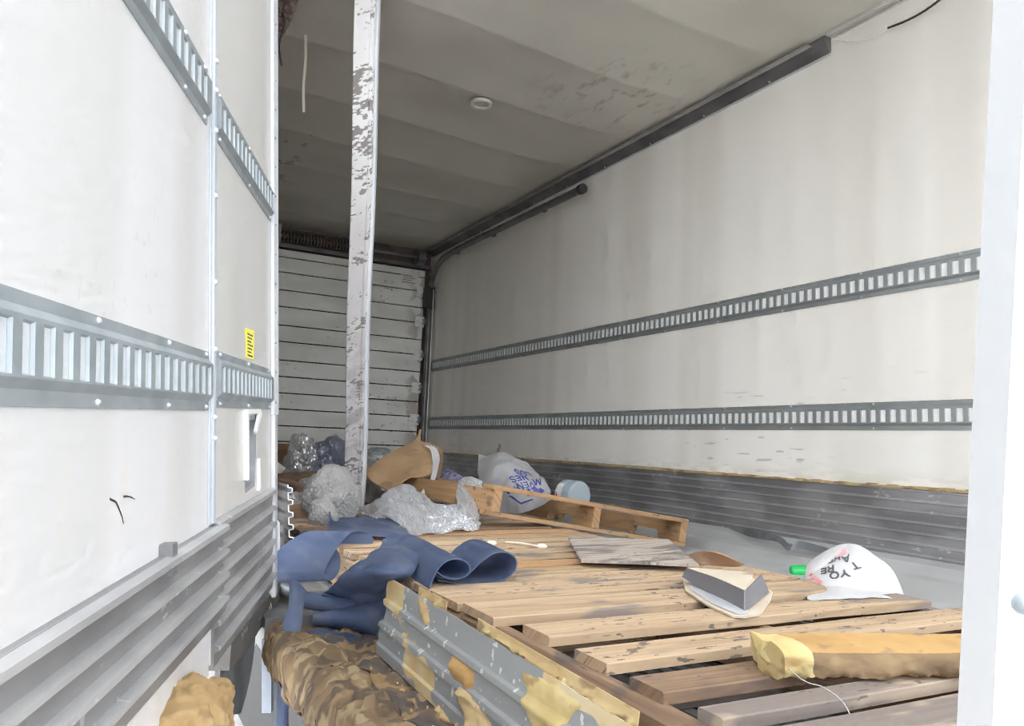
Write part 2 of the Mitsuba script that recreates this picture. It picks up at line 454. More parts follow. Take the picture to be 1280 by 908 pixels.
def tube(pts, r, n=40, k=8, smooth=True):
    C = spline(pts, n) if smooth else np.asarray(pts, float)
    n = len(C)
    T = np.gradient(C, axis=0); T /= np.linalg.norm(T, axis=1, keepdims=True)
    A = np.zeros_like(T)
    ref = np.eye(3)[np.argmin(np.abs(T[0]))]
    for i in range(n):                                        # carried along the curve without twist
        ref = ref - T[i] * (ref @ T[i]); ref /= np.linalg.norm(ref); A[i] = ref
    Bn = np.cross(T, A)
    a = np.linspace(0, 2 * np.pi, k, endpoint=False)
    rr = np.broadcast_to(np.asarray(r, float), (n,))
    V = C[:, None] + rr[:, None, None] * (np.cos(a)[None, :, None] * A[:, None] + np.sin(a)[None, :, None] * Bn[:, None])
    F = []
    for i in range(n - 1):
        for j in range(k):
            p, q = i * k + j, i * k + (j + 1) % k
            F += [(p, p + k, q + k), (p, q + k, q)]
    V = np.vstack([V.reshape(-1, 3), C[:1], C[-1:]])
    for j in range(k):
        F += [(n * k, j, (j + 1) % k), (n * k + 1, (n - 1) * k + (j + 1) % k, (n - 1) * k + j)]
    return trimesh.Trimesh(V, F, process=False)


def prism(poly, P, n0, n1):
    """A polygon in the wall's own (s, t), from depth n0 to n1; P maps (s, t, n) to the world."""
    from shapely.geometry import Polygon
    pg = poly if hasattr(poly, 'exterior') else Polygon(poly)
    m = trimesh.creation.extrude_polygon(pg, n1 - n0, engine='earcut')
    v = np.array(m.vertices)
    return trimesh.Trimesh(P(v[:, 0], v[:, 1], v[:, 2] + n0), m.faces, process=False)


def extrude(profile, P, s0, s1, closed=True, n=2, shift=None):
    """A profile of (t, n) points run from s0 to s1 along the wall; closed against the wall and capped."""
    pr = np.asarray(profile, float)
    S = np.linspace(s0, s1, n)
    V = []
    for s in S:
        dt, dn = shift(s) if shift else (0, 0)
        V.append(P(np.full(len(pr), s), pr[:, 0] + dt, pr[:, 1] + dn))
    V = np.array(V); k = len(pr); F = []
    for i in range(n - 1):
        for j in range(k if closed else k - 1):
            a, b = i * k + j, i * k + (j + 1) % k
            F += [(a, b, b + k), (a, b + k, a + k)]
    m = trimesh.Trimesh(V.reshape(-1, 3), F, process=False)
    if closed:
        tri = trimesh.creation.triangulate_polygon(__import__('shapely').Polygon(pr), engine='earcut')
        tv, tf = np.array(tri[0]), np.array(tri[1])
        caps = [trimesh.Trimesh(P(np.full(len(tv), S[e]), tv[:, 0] + (shift(S[e])[0] if shift else 0), tv[:, 1] + (shift(S[e])[1] if shift else 0)), tf, process=False) for e in (0, -1)]
        m = cat(m, *caps)
    return m


# frames of the two long walls: (along, up, out of the wall) -> world
NSD = np.array([[.34085, .93953, .03321], [-.07404, -.00839, .99722], [.93720, -.34236, .06671]])
NSO = np.array([.1919, 1.5493, .3993])


def PL(s, t, n): return NSO + np.multiply.outer(s, NSD[0]) + np.multiply.outer(t, NSD[1]) + np.multiply.outer(n, NSD[2])
def PR(s, t, n): return np.stack([2.7 - np.asarray(n, float), np.asarray(s, float) + 0 * np.asarray(n), np.asarray(t, float) + 0 * np.asarray(n)], -1)


WALL = 2.7
CEIL = 2.317
DOOR = 6.72
FRONT = -.45          # how far the trailer is built past the frame

# ------------------------------------------------------------------ setting: ground, floor, walls, ceiling, door
struct('ground', box(-14, 16, -14, 16, -1.3, -1.2), 'ground_gravel')

fl = [box(.675, 2.70, FRONT, DOOR + .1, -.10, -.012), box(.43, .675, 2.12, DOOR + .1, -.10, -.012)]
x = .68
while x < 2.34:
    fl.append(box(x, x + .026, .1, DOOR, -.012, 0)); x += .043
struct('floor', cat(*fl), 'floor_dirty', 'dark ribbed aluminium trailer floor under the pallets')
struct('trim_1', cat(box(2.36, 2.70, FRONT, DOOR, -.012, .012), trimesh.Trimesh(*(lambda m: (m.vertices, m.faces))(extrude([(.0, 0), (.0, .13), (.012, .135), (.055, .10), (.062, .06), (.10, .045), (.115, .0)], PR, FRONT, DOOR)), process=False)),
       'floor_metal', 'pale grey aluminium gutter and curb along foot of wall')

# wall_right: slightly bulging panels
ys = np.linspace(FRONT, DOOR + .12, 260); zs = np.linspace(.1, CEIL + .02, 40)
Y_, Z_ = np.meshgrid(ys, zs, indexing='ij')
bul = .005 * np.cos(Y_ * 2 * np.pi / .41) * np.clip((Z_ - .4) * 2, 0, 1) + .007 * (nfbm(np.stack([Y_ * 1.3, Z_ * 1.1, 0 * Y_], -1), 3) - .5)
G = np.stack([WALL + .0015 + np.abs(bul) * .7, Y_, Z_], -1)
wr = slab(G, .004)
wr = cat(wr, box(WALL + .012, WALL + .07, FRONT, DOOR + .12, -.1, CEIL + .08))
struct('wall_right', wr, 'wall_right_paint', 'off-white panelled trailer side wall', smooth=30)

# wall_back stub beyond the torn edge (the part of the near wall still standing, out of the photograph behind wall_left)
struct('wall_near', cat(box(.37, .43, 2.75, DOOR + .12, -.1, CEIL + .05)), 'foam_brown', 'standing rest of the near side wall')

# ceiling: sheet sagging between its bows
ys = np.linspace(FRONT, DOOR + .12, 420); xs = np.linspace(.43, WALL + .01, 50)
X_, Y_ = np.meshgrid(xs, ys, indexing='ij')
bow = np.abs(np.sin((Y_ - .12 + .05 * np.sin(X_ * 2.1)) * np.pi / .56))
sag = .020 * (1 - bow ** .55) * np.clip((WALL - X_) * 3, 0, 1) + .03 * (nfbm(np.stack([X_ * 1.2, Y_ * 1.5, 0 * X_], -1), 3, 5) - .5) * np.clip((WALL - X_) * 3, 0, 1)
G = np.stack([X_, Y_, CEIL + .003 - sag], -1)
ce = cat(slab(G, .003), box(.43, WALL + .07, FRONT, DOOR + .12, CEIL + .03, CEIL + .09))
struct('ceiling', ce, 'ceiling_paint', 'dull beige sagging trailer roof lining', smooth=30)

# header above the door, and the roll-up door
struct('wall_back', cat(box(.43, WALL, DOOR + .06, DOOR + .12, -.1, CEIL + .05)), 'rust_brown', 'dark end wall behind the roller door')
rows = [2.101, 2.033, 1.895, 1.740, 1.590, 1.430, 1.284, 1.125, .979, .84, .698, .558, .42, .28, .14, .0]
for i in range(len(rows) - 1):
    g = .014 if i % 2 else .008
    z1, z0 = rows[i] - g / 2, rows[i + 1] + g / 2
    tilt = rng.normal(0, .002)
    obj('slat', box(.52, 2.625, DOOR + tilt, DOOR + .03 + tilt, z0, z1), 'door_paint', 'door_1')
labels['door_1'] = {'kind': 'structure', 'label': 'closed off-white roll-up door of horizontal slats at far end'}
for i, z in enumerate((1.89, 1.60, 1.28, .97, .67, .36)):
    plate = box(2.55, 2.64, DOOR - .008, DOOR - .001, z - .05, z + .05)
    wheel = trimesh.creation.cylinder(radius=.026, height=.03, sections=20); wheel.apply_transform(trimesh.transformations.rotation_matrix(math.pi / 2, (0, 1, 0))); wheel.apply_translation((2.625, DOOR - .035, z))
    arm = box(2.56, 2.63, DOOR - .045, DOOR - .008, z - .012, z + .012)
    h = obj('hinge', cat(plate, arm), 'white_plastic', 'door_1', label='white hinge bracket at door edge' if i == 0 else None)
    obj('roller', wheel, 'steel_grey', h)
p0, p1 = ony(501, 337, DOOR), ony(523, 355, DOOR)
lb = obj('label_plate', box(p0[0], p1[0], DOOR - .006, DOOR - .002, p1[2] - .01, p0[2] - .02), 'paper_white', 'door_1', label='small white notice with faint grey lines')
for i in range(4):
    zz = p0[2] - .05 - i * .022
    obj('print_line', box(p0[0] + .02, p0[0] + .12 + .03 * (i % 2), DOOR - .008, DOOR - .006, zz - .004, zz + .004), 'rail_lip', lb)
# header with the spring shaft
t = thing('door_spring', 'dark torsion spring shaft under roof above the roller door', 'spring shaft')
obj('shaft', tube([(.55, DOOR - .08, 2.20), (2.60, DOOR - .08, 2.20)], .016, 4), 'steel_dark', t, smooth=40)
hx = np.linspace(0, 26 * 2 * np.pi, 420)
obj('coil', tube(np.stack([1.25 + hx / hx[-1] * .75, DOOR - .08 + .042 * np.cos(hx), 2.20 + .042 * np.sin(hx)], -1), .009, k=6, smooth=False), 'rust_brown', t, smooth=True)
obj('bracket', box(1.20, 1.235, DOOR - .13, DOOR + .05, 2.12, 2.29), 'steel_grey', t)
obj('bracket', box(2.02, 2.05, DOOR - .13, DOOR + .05, 2.12, 2.29), 'steel_grey', t)
obj('drum', trimesh.creation.cylinder(radius=.075, segment=((2.50, DOOR - .08, 2.20), (2.57, DOOR - .08, 2.20)), sections=24), 'steel_dark', t)
struct('trim_2', box(.52, WALL - .02, DOOR - .02, DOOR + .05, 2.115, 2.15), 'rail_dark', 'dark lintel over the roller door')

# ------------------------------------------------------------------ door track and ceiling rail on the right wall
t = thing('door_track', 'dark steel roller-door track curving from door edge up along the wall', 'door track')
pts = [(2.655, 6.64, .02), (2.655, 6.64, .8), (2.655, 6.64, 1.5), (2.655, 6.64, 1.85), (2.65, 6.56, 2.04), (2.645, 6.36, 2.14), (2.64, 6.05, 2.165), (2.63, 5.2, 2.155), (2.625, 4.03, 2.142)]
obj('rail', tube(pts, .026, 120, 10), 'rail_dark', t, smooth=40)
obj('end_cap', trimesh.creation.cylinder(radius=.033, segment=((2.625, 4.04, 2.142), (2.625, 4.00, 2.142)), sections=20), 'black_rubber', t)
for y in (4.6, 5.4, 6.1):
    obj('bracket', box(2.64, 2.70, y - .02, y + .02, 2.152, 2.175), 'steel_dark', t)
obj('cable', tube([(2.675, 6.60, .0), (2.675, 6.60, 1.9)], .006, 3, 6), 'aluminium_bright', t, smooth=True)
obj('bearing_plate', box(2.60, 2.69, 6.60, 6.68, 1.72, 1.93), 'black_rubber', t)

t = thing('ceiling_rail', 'dark grey aluminium cove rail between ceiling and right wall', 'rail')
RY0 = 2.16
obj('face', extrude([(CEIL - .072, .0), (CEIL - .072, .010), (CEIL - .062, .016), (CEIL - .034, .034), (CEIL - .016, .048), (CEIL - .010, .048), (CEIL - .0, .04), (CEIL, 0)], PR, RY0, DOOR), 'rail_dark', t)
obj('upper_lip', extrude([(CEIL - .014, .036), (CEIL - .030, .054), (CEIL - .026, .072), (CEIL - .018, .074), (CEIL - .012, .036)], PR, RY0 + .07, DOOR), 'rail_lip', t)
obj('lower_lip', extrude([(CEIL - .080, .0), (CEIL - .080, .005), (CEIL - .070, .009), (CEIL - .068, .0)], PR, RY0, DOOR), 'aluminium_bright', t)
sc = trimesh.creation.icosphere(subdivisions=1, radius=.005)
first = obj('screw', cat(sc), 'aluminium_bright', t)
scene[first]['to_world'] = mi.ScalarTransform4f().translate([WALL - .014, 2.5, CEIL - .066])
for y in np.arange(2.95, 6.4, .45):
    copy_of(first, 'screw', t, mi.ScalarTransform4f().translate([WALL - .014, y, CEIL - .066]))

t = thing('hanging_wire', 'thin black and white wire sagging from end of the ceiling rail', 'wire')
obj('white_lead', tube([onx(1040, 49, 2.68), onx(1065, 52, 2.68), onx(1090, 47, 2.68), onx(1112, 34, 2.68)], .0028, 30, 6), 'white_plastic', t, smooth=True)
obj('black_lead', tube([onx(1110, 35, 2.68), onx(1135, 25, 2.68), onx(1158, 12, 2.68), onx(1185, -8, 2.68)], .0045, 30, 6), 'black_rubber', t, smooth=True)
struct('trim_3', cat(*[box(WALL - .055, WALL - .045, FRONT, 2.14, CEIL - .012, CEIL), box(WALL - .005, WALL + .001, FRONT, 2.14, CEIL - .010, CEIL - .004)]), 'aluminium_bright', 'pale edge strip between ceiling and wall')


# ------------------------------------------------------------------ slotted cargo tracks
def track_mesh(P, s0, s1, tb, tt, first_slot, pitch=.0432, slot=.025, sh=.052, h=.012, skew=0.):
    """A pressed track: flanges, sloping sides, a raised web with a row of upright slots with depth, end caps."""
    V, F = [], []
    tm = (tb + tt) / 2; H = tt - tb
    a, b = tb + .15 * H, tb + .24 * H            # lower flange top, web start
    d, c = tt - .13 * H, tt - .22 * H
    def quad(q):
        i = len(V)
        for (s, t_, n) in q:
            V.append(P(s, t_ + skew * (s - s0), n))
        F.extend([(i, i + 1, i + 2), (i, i + 2, i + 3)])
    f = .0035
    rowsT = [(tb, 0), (tb, f), (a, f), (b, h), (c, h), (d, f), (tt, f), (tt, 0)]
    L, Hh = tm - sh / 2, tm + sh / 2
    cuts = [s0]
    ks = []
    k = first_slot
    while k - slot / 2 < s0 + .004: k += pitch
    while k + slot / 2 < s1 - .004:
        ks.append(k); k += pitch
    for (t0, n0), (t1, n1) in zip(rowsT[:-1], rowsT[1:]):
        if n0 == h and n1 == h: continue
        for q in range(8):
            x0, x1 = s0 + (s1 - s0) * q / 8, s0 + (s1 - s0) * (q + 1) / 8
            quad([(x0, t0, n0), (x1, t0, n0), (x1, t1, n1), (x0, t1, n1)])
    quad([(s0, b, h), (s1, b, h), (s1, L, h), (s0, L, h)])
    quad([(s0, Hh, h), (s1, Hh, h), (s1, c, h), (s0, c, h)])
    e = s0
    for k in ks:
        x0, x1 = k - slot / 2, k + slot / 2
        quad([(e, L, h), (x0, L, h), (x0, Hh, h), (e, Hh, h)])
        e = x1
        lip = .004                                # rolled-in side edges of the slot
        g = h - .004
        quad([(x0, L, h), (x0 + lip * .5, L + .002, g), (x0 + lip * .5, Hh - .002, g), (x0, Hh, h)])
        quad([(x1 - lip * .5, L + .002, g), (x1, L, h), (x1, Hh, h), (x1 - lip * .5, Hh - .002, g)])
        quad([(x0, L, h), (x1, L, h), (x1 - lip * .5, L + .002, g), (x0 + lip * .5, L + .002, g)])
        quad([(x0 + lip * .5, Hh - .002, g), (x1 - lip * .5, Hh - .002, g), (x1, Hh, h), (x0, Hh, h)])
    quad([(e, L, h), (s1, L, h), (s1, Hh, h), (e, Hh, h)])
    for s in (s0, s1):
        quad([(s, tb, 0), (s, tb, f), (s, a, f), (s, a, 0)]); quad([(s, a, 0), (s, a, f), (s, b, h), (s, b, 0)])
        quad([(s, b, 0), (s, b, h), (s, c, h), (s, c, 0)]); quad([(s, c, 0), (s, c, h), (s, d, f), (s, d, 0)]); quad([(s, d, 0), (s, d, f), (s, tt, f), (s, tt, 0)])
    return trimesh.Trimesh(np.array(V), F, process=False), ks


RIV = trimesh.creation.icosphere(subdivisions=1, radius=1.0)


def cargo_track(label, P, s0, s1, tb, tt, first_slot, m, back, rivets, group=None, skew=0.):
    t = thing('cargo_track', label, 'cargo track', group)
    mesh, ks = track_mesh(P, s0, s1, tb, tt, first_slot, skew=skew)
    obj('slotted_rail', mesh, m, t)
    # the pale backing seen through the slots
    tm = (tb + tt) / 2
    bk = [(s0 + .004, tm - .027, .0078), (s1 - .004, tm - .027, .0078), (s1 - .004, tm + .027, .0078), (s0 + .004, tm + .027, .0078)]
    q0 = np.array([P(a, b + skew * (a - s0), .0018) for a, b, c in bk]); q1 = np.array([P(a, b + skew * (a - s0), c) for a, b, c in bk])
    V = np.vstack([q0, q1])
    obj('backing', (V, np.array([(4, 5, 6), (4, 6, 7), (0, 1, 5), (0, 5, 4), (1, 2, 6), (1, 6, 5), (2, 3, 7), (2, 7, 6), (3, 0, 4), (3, 4, 7)])), back, t, label='pale backing behind the slots')
    fk = None
    for s in rivets:
        for tv in (tt - .006, tb + .007):
            pos = P(s, tv + skew * (s - s0), .0035)
            tw = mi.ScalarTransform4f().translate(list(map(float, pos))).scale([.0045, .0045, .0045])
            if fk is None:
                fk = obj('rivet', RIV, 'aluminium_bright', t); scene[fk]['to_world'] = tw
            else:
                copy_of(fk, 'rivet', t, tw)
    return t


cargo_track('upper grey slotted cargo track across the right wall, rising towards the right', PR, FRONT, 6.60, .651 + .47, .762 + .47, FRONT + (1.45 - FRONT) % .0432, 'galvanised_dark', 'white_plastic', np.arange(1.2, 6.5, .41))
cargo_track('lower grey slotted cargo track across the right wall, just above floor level junk', PR, FRONT, 6.60, .114 + .47, .225 + .47, FRONT + (1.491 - FRONT) % .0432, 'galvanised_dark', 'white_plastic', np.arange(1.15, 6.5, .41))
cargo_track('large slotted cargo track at middle of the torn white panel, nearest the viewer', PL, -1.9, -.028, .113, .223, -1.9 + (-.7483 + 1.9) % .0432, 'galvanised_light', 'backing_pale', (-.56, -.28, -.05))
cargo_track('short slotted cargo track right of joint strip, under yellow sticker', PL, .036, .672, .120, .231, .0613, 'galvanised_light', 'backing_pale', (.06, .35, .64))
cargo_track('slotted cargo track at top left of the torn white panel, cut by the frame', PL, -1.9, -.045, .653, .761, -1.9 + (-.70 + 1.9) % .0432, 'galvanised_light', 'backing_pale', (-.50, -.20, -.07))
cargo_track('short steep slotted cargo track between joint strip and white edge trim, up high', PL, .030, .682, .653, .757, .06, 'galvanised_light', 'backing_pale', (.05, .36, .66))

# ------------------------------------------------------------------ corrugated scuff liner of the right wall
def ribs(t0, t1, n, depth, lip=.004):
    pr = [(t0, 0)]
    st = (t1 - t0) / n
    for i in range(n):
        a = t0 + i * st
        pr += [(a, lip), (a + st * .60, lip + depth * .25), (a + st * .70, lip + depth), (a + st * .86, lip + depth), (a + st * .94, lip)]
    pr += [(t1, lip), (t1, 0)]
    return pr


def ridge_bars(P, t0, t1, n, s0, s1, m, parent, depth=.008, w=.16, lip=.004, nn=2, shift=None):
    st = (t1 - t0) / n
    for i in range(n):
        a = t0 + (i + .80) * st
        h = w * st * (1 + .35 * (i % 2))
        obj('ridge', extrude([(a - h, lip - .002), (a - h * .5, lip + depth), (a + h * .5, lip + depth), (a + h, lip - .002)], P, s0, s1, n=nn, shift=shift), m, parent, smooth=False)


def sc_shift(s): return (.012 + .022 * np.clip((s - 1.2) / 2.2, 0, 1), 0)


bb = obj('baseboard_right', extrude([(.055, 0), (.055, .004), (.345, .004), (.345, 0)], PR, FRONT, 6.55, n=30, shift=sc_shift), 'scuff_right')
ridge_bars(PR, .075, .350, 7, FRONT, 6.55, 'ridge_dark', 'baseboard_right', .006, .13, nn=30, shift=sc_shift)
labels[bb] = {'kind': 'structure', 'label': 'dark ribbed aluminium scuff liner along foot of the right wall'}
cap = []
yy = np.linspace(FRONT, 6.5, 160)
for a, b in zip(yy[:-1], yy[1:]):
    d = .003 * rng.random()
    cap.append(box(2.688 - d, 2.698, a, b, .362 + .004 * rng.random(), .372 + .006 * rng.random()))
obj('caulk_bead', cat(*cap), 'foam_tan', 'baseboard_right', label='cracked yellowish caulk bead along the top')
t = thing('torn_liner_strip', 'dark curled strip peeled off foot of the ribbed wall liner', 'metal strip')
obj('strip', ribbon([onx(912, 656, 2.62), onx(945, 663, 2.60), onx(975, 671, 2.59), onx(988, 681, 2.56), onx(1002, 677, 2.59), onx(1048, 689, 2.62)],
                    [(0, 0, -.02), (.0, 0, -.035), (-.01, 0, -.03), (-.02, 0, -.02), (-.01, 0, -.03), (0, 0, -.02)], .002, 50, 4), 'steel_dark', t, smooth=40)

# ------------------------------------------------------------------ wall_left: the torn side wall swung out towards the viewer
from shapely.geometry import Polygon, LineString
from shapely.geometry import box as sbox


def ragged(s0, s1, t, amp, n, seed):
    s = np.linspace(s0, s1, n)
    return [(a, t(a) + amp * (nfbm(np.array([[a * 14, 0, 0]]), 4, seed)[0] - .5)) for a in s]


low1 = ragged(-1.9, -.005, lambda a: -.345 - .06 * max(0, a + .4), .05, 60, 3)
labels['wall_left'] = {'kind': 'structure', 'label': 'torn off-white side wall section swung outwards at left'}
obj('panel', prism(Polygon(low1 + [(-.005, 1.9), (-1.9, 1.9)]), PL, -.006, 0), 'wall_left_paint', 'wall_left')
low2 = ragged(.005, .715, lambda a: -.36, .02, 30, 4)
hole = Polygon([(.325, .102), (.475, .105), (.478, -.02), (.46, -.072), (.335, -.078), (.322, -.03)])
obj('panel', prism(Polygon(low2 + [(.715, 1.9), (.005, 1.9)]).difference(hole), PL, -.006, 0), 'wall_left_paint', 'wall_left')
obj('foam_core', prism(Polygon([(-1.9, -.31), (-.30, -.30), (.70, -.33), (.70, 1.9), (-1.9, 1.9)]).difference(hole.buffer(.004)), PL, -.06, -.0065), 'foam_tan', 'wall_left')
obj('outer_skin', prism(Polygon([(-1.9, -.33), (.70, -.36), (.70, 1.9), (-1.9, 1.9)]), PL, -.066, -.0605), 'white_paint', 'wall_left')
obj('joint_strip', cat(prism(Polygon([(-.020, 1.9), (-.018, -.10), (.022, -.10), (.020, 1.9)]), PL, .0005, .004), prism(Polygon([(-.006, 1.9), (-.004, -.10), (.012, -.10), (.010, 1.9)]), PL, .004, .008)), 'aluminium_pale', 'wall_left', label='narrow pale joint strip between the two panels')
fk = None
for tv in (.80, .74, .53, .36, .10, .06, .23, .66):
    tw = mi.ScalarTransform4f().translate(PL(.0, tv, .008).tolist()).scale([.006] * 3)
    if fk is None: fk = obj('screw', RIV, 'aluminium_bright', 'wall_left__joint_strip'); scene[fk]['to_world'] = tw
    else: copy_of(fk, 'screw', 'wall_left__joint_strip', tw)
obj('edge_trim', cat(prism(Polygon([(.690, 1.9), (.690, .105), (.77, .105), (.77, 1.9)]), PL, .001, .010), prism(Polygon([(.755, 1.9), (.755, .105), (.77, .105), (.77, 1.9)]), PL, -.07, .001)), 'aluminium_white', 'wall_left', label='bright white aluminium edge trim with screws, upper length')
fk = None
for tv in np.arange(.14, 1.4, .085):
    tw = mi.ScalarTransform4f().translate(PL(.706, tv, .0105).tolist()).scale([.004] * 3)
    if fk is None: fk = obj('screw', RIV, 'steel_grey', 'wall_left__edge_trim'); scene[fk]['to_world'] = tw
    else: copy_of(fk, 'screw', 'wall_left__edge_trim', tw)
obj('edge_trim', cat(prism(Polygon([(.694, .104), (.694, -.40), (.722, -.40), (.74, .104)]), PL, .001, .012), prism(Polygon([(.715, .104), (.715, -.40), (.722, -.40), (.74, .104)]), PL, -.07, .001)), 'aluminium_bright', 'wall_left', label='narrower grey edge trim, lower length')

sl2 = extrude(ribs(-.372, -.098, 6, .010), PL, .012, .692)
k2 = obj('scuff_panel', sl2, 'scuff_left', 'wall_left', label='grey ribbed scuff panel with scratches')
ridge_bars(PL, -.372, -.098, 6, .014, .690, 'ridge_light', k2, .013, .16)
# nearer scuff panel lies over it and ends in a torn edge
pr = ribs(-.285, -.105, 4, .012, .012)
S = [-1.9, -1.2, -.8, -.5, -.3, -.15, -.06]
end = lambda tv: .03 + .07 * (1 - (tv + .285) / .18) + .025 * math.sin(tv * 160)
V = [PL(np.full(len(pr), s), np.array(pr)[:, 0], np.array(pr)[:, 1]) for s in S]
V.append(PL(np.array([end(a) for a, b in pr]), np.array(pr)[:, 0], np.array(pr)[:, 1] - .001))
V = np.array(V); k = len(pr); F = []
for i in range(len(V) - 1):
    for j in range(k):
        a, b = i * k + j, i * k + (j + 1) % k
        F += [(a, b, b + k), (a, b + k, a + k)]
k1 = obj('scuff_panel', trimesh.Trimesh(V.reshape(-1, 3), F, process=False), 'scuff_left', 'wall_left')
ridge_bars(PL, -.285, -.105, 4, -1.9, .045, 'ridge_light', k1, .015, .15, .012)
obj('scuff_tab', prism(Polygon([(-.31, -.135), (-.285, -.135), (-.285, -.088), (-.31, -.088)]), PL, .001, .020), 'scuff_left', 'wall_left')

# vent frame in panel two
t = thing('vent_frame', 'broken white frame around a small hole in the torn white panel', 'frame')
obj('side_bar', prism(Polygon([(.302, .116), (.318, .118), (.322, -.045), (.310, -.045)]), PL, .0005, .012), 'white_plastic', t)
obj('top_bar', prism(Polygon([(.318, .118), (.485, .120), (.488, .110), (.318, .106)]), PL, .0005, .010), 'white_plastic', t)
obj('snapped_bar', cat(prism(Polygon([(.478, .118), (.505, .108), (.425, .058), (.418, .064)]), PL, .003, .010)), 'white_plastic', t)
obj('side_bar', prism(Polygon([(.480, -.005), (.486, -.005), (.500, -.080), (.476, -.085)]), PL, .0005, .008), 'white_plastic', t)
obj('lining', prism(hole.buffer(.003).difference(hole.buffer(-.012)), PL, -.055, -.001), 'steel_grey', t)
obj('inner_plate', prism(hole.buffer(-.012), PL, -.050, -.042), 'aluminium_white', t)
obj('latch_rod', tube([PL(.36, .06, -.03), PL(.365, -.01, -.02), PL(.42, -.02, -.02), PL(.42, -.06, -.03)], .004, 20, 6), 'steel_dark', t, smooth=True)
t = thing('warning_sticker', 'small yellow notice stuck above track near the white edge trim', 'sticker')
st = [(.330, .309), (.437, .314), (.430, .241), (.338, .240)]
obj('sheet', prism(Polygon(st), PL, .0005, .0018), 'sticker_yellow', t)
for i in range(7):
    a = .30 - i * .0085
    obj('print_line', prism(sbox(.35, a - .0035, .415 - .01 * (i % 3), a), PL, .0018, .0022), 'print_black', t)
# gouges in the skin
t = thing('skin_gouge', 'dark crooked tear in skin of the white panel above the ribbed liner', 'tear')
for j, pl in enumerate(([(137, 624), (144, 628), (148, 636), (152, 646), (154, 655)], [(154, 621), (161, 621), (168, 624)])):
    q = []
    for (u, v) in pl:
        d = ray(u, v); kk = ((NSO - EYE) @ NSD[2]) / (d @ NSD[2]); q.append(EYE + d * kk + NSD[2] * .0003)
    obj('slit', tube(q, np.linspace(.0016, .0006, 24), 24, 6), 'black_rubber', t)

# broken foam edge bulging below the liner
def P_on_left(u, v, n=0.):
    d = ray(u, v); kk = ((NSO + NSD[2] * n - EYE) @ NSD[2]) / (d @ NSD[2]); return EYE + d * kk


c1 = P_on_left(222, 902); c2 = P_on_left(262, 880)
obj('foam_lump', blob(c1 - NSD[1] * .012, (.07, .115, .070), .035, 20, 1, 5), 'foam_lumpy', 'wall_left', smooth=35, label='broken yellow-brown insulation foam bulging from the lower edge')
obj('foam_lump', blob(c2 + NSD[2] * .012 - np.array([0, 0, .015]), (.030, .042, .055), .03, 26, 2, 5), 'foam_lumpy', 'wall_left', smooth=35)

# ------------------------------------------------------------------ right foreground post
t = thing('white_post', 'blurred bright white post at right edge of the picture with one bolt', 'post')
a0, a1 = np.array([.519, .268, .67]), np.array([.534, .305, .298])
dirv = (a1 - a0) / np.linalg.norm(a1 - a0)
top, bot = a0 - dirv * 1.62, a1 + dirv * .42
ac = np.array([.80, -.58, 0]); nb = np.cross(dirv, ac); nb /= np.linalg.norm(nb)
if nb @ FWD < 0: nb = -nb
q = [top, top + ac * .14, bot + ac * .14, bot]
V = np.array(q + [x + nb * .05 for x in q])
obj('web', (V, np.array([(0, 1, 2), (0, 2, 3), (4, 6, 5), (4, 7, 6), (0, 4, 5), (0, 5, 1), (3, 2, 6), (3, 6, 7), (0, 3, 7), (0, 7, 4), (1, 5, 6), (1, 6, 2)])), 'post_paint', t)
bp = at(1279, 755, .497)
bm = trimesh.creation.icosphere(subdivisions=2, radius=.007)
bm.apply_translation(bp); obj('bolt', bm, 'galvanised_light', t, smooth=True)
obj('base_plate', box(.50, .72, .10, .36, -.012, .0), 'steel_grey', t)

# ------------------------------------------------------------------ leaning pole
t = thing('leaning_pole', 'white aluminium pole with flaking paint leaning from rubbish up to the ceiling', 'pole')
pb, pt = onz(441, 632, .137), onz(459, -4, CEIL - .03)
dv = (pt - pb) / np.linalg.norm(pt - pb)
look = np.cross(dv, np.cross(EYE - pb, dv)); look /= np.linalg.norm(look)
side = np.cross(dv, look); side /= np.linalg.norm(side)
if side @ RIGHT < 0: side = -side
la = look * math.cos(.28) - side * math.sin(.28); sa = side * math.cos(.28) + look * math.sin(.28)     # turned a little so that one flank shows
def PP(s, t_, n): return pb + np.multiply.outer(s, dv) + np.multiply.outer(t_, sa) + np.multiply.outer(n, la)
Lp = np.linalg.norm(pt - pb)
wobble = lambda s: (.004 * math.sin(s * 5), .003 * math.cos(s * 4))
obj('extrusion', extrude([(-.045, -.02), (-.045, .020), (-.041, .024), (.024, .024), (.027, .018), (.031, .024), (.041, .024), (.045, .020), (.045, -.02)], PP, 0, Lp, n=40, shift=wobble), 'pole_paint', t)
obj('flange', extrude([(.045, -.012), (.045, .010), (.058, .010), (.058, -.012)], PP, .0, Lp, n=40, shift=wobble), 'aluminium_white', t)

# ------------------------------------------------------------------ ceiling things
t = thing('ceiling_lamp', 'small round pale lamp disc set into ceiling', 'lamp')
lc = np.array([1.664, 3.562, CEIL - .022])
rg = trimesh.creation.annulus(.042, .058, .016, sections=40); rg.apply_translation(lc + [0, 0, 0]); obj('rim', rg, 'lamp_rim', t, smooth=30)
ln = trimesh.creation.cylinder(radius=.043, height=.008, sections=40); ln.apply_translation(lc + [0, 0, .003]); obj('lens', ln, 'lamp_lens', t)
t = thing('hanging_strip', 'thin white plastic strip dangling from the ceiling beside edge trim', 'strip')
h0 = np.array([.671, 3.391, CEIL]); h1 = at(378, 140, (h0 - EYE) @ FWD)
obj('strip', ribbon([h0, (h0 * 2 + h1) / 3 + [.004, 0, 0], (h0 + 2 * h1) / 3 - [.003, 0, 0], h1], (.011, -.004, 0), .002, 24, 3), 'cream_plastic', t)
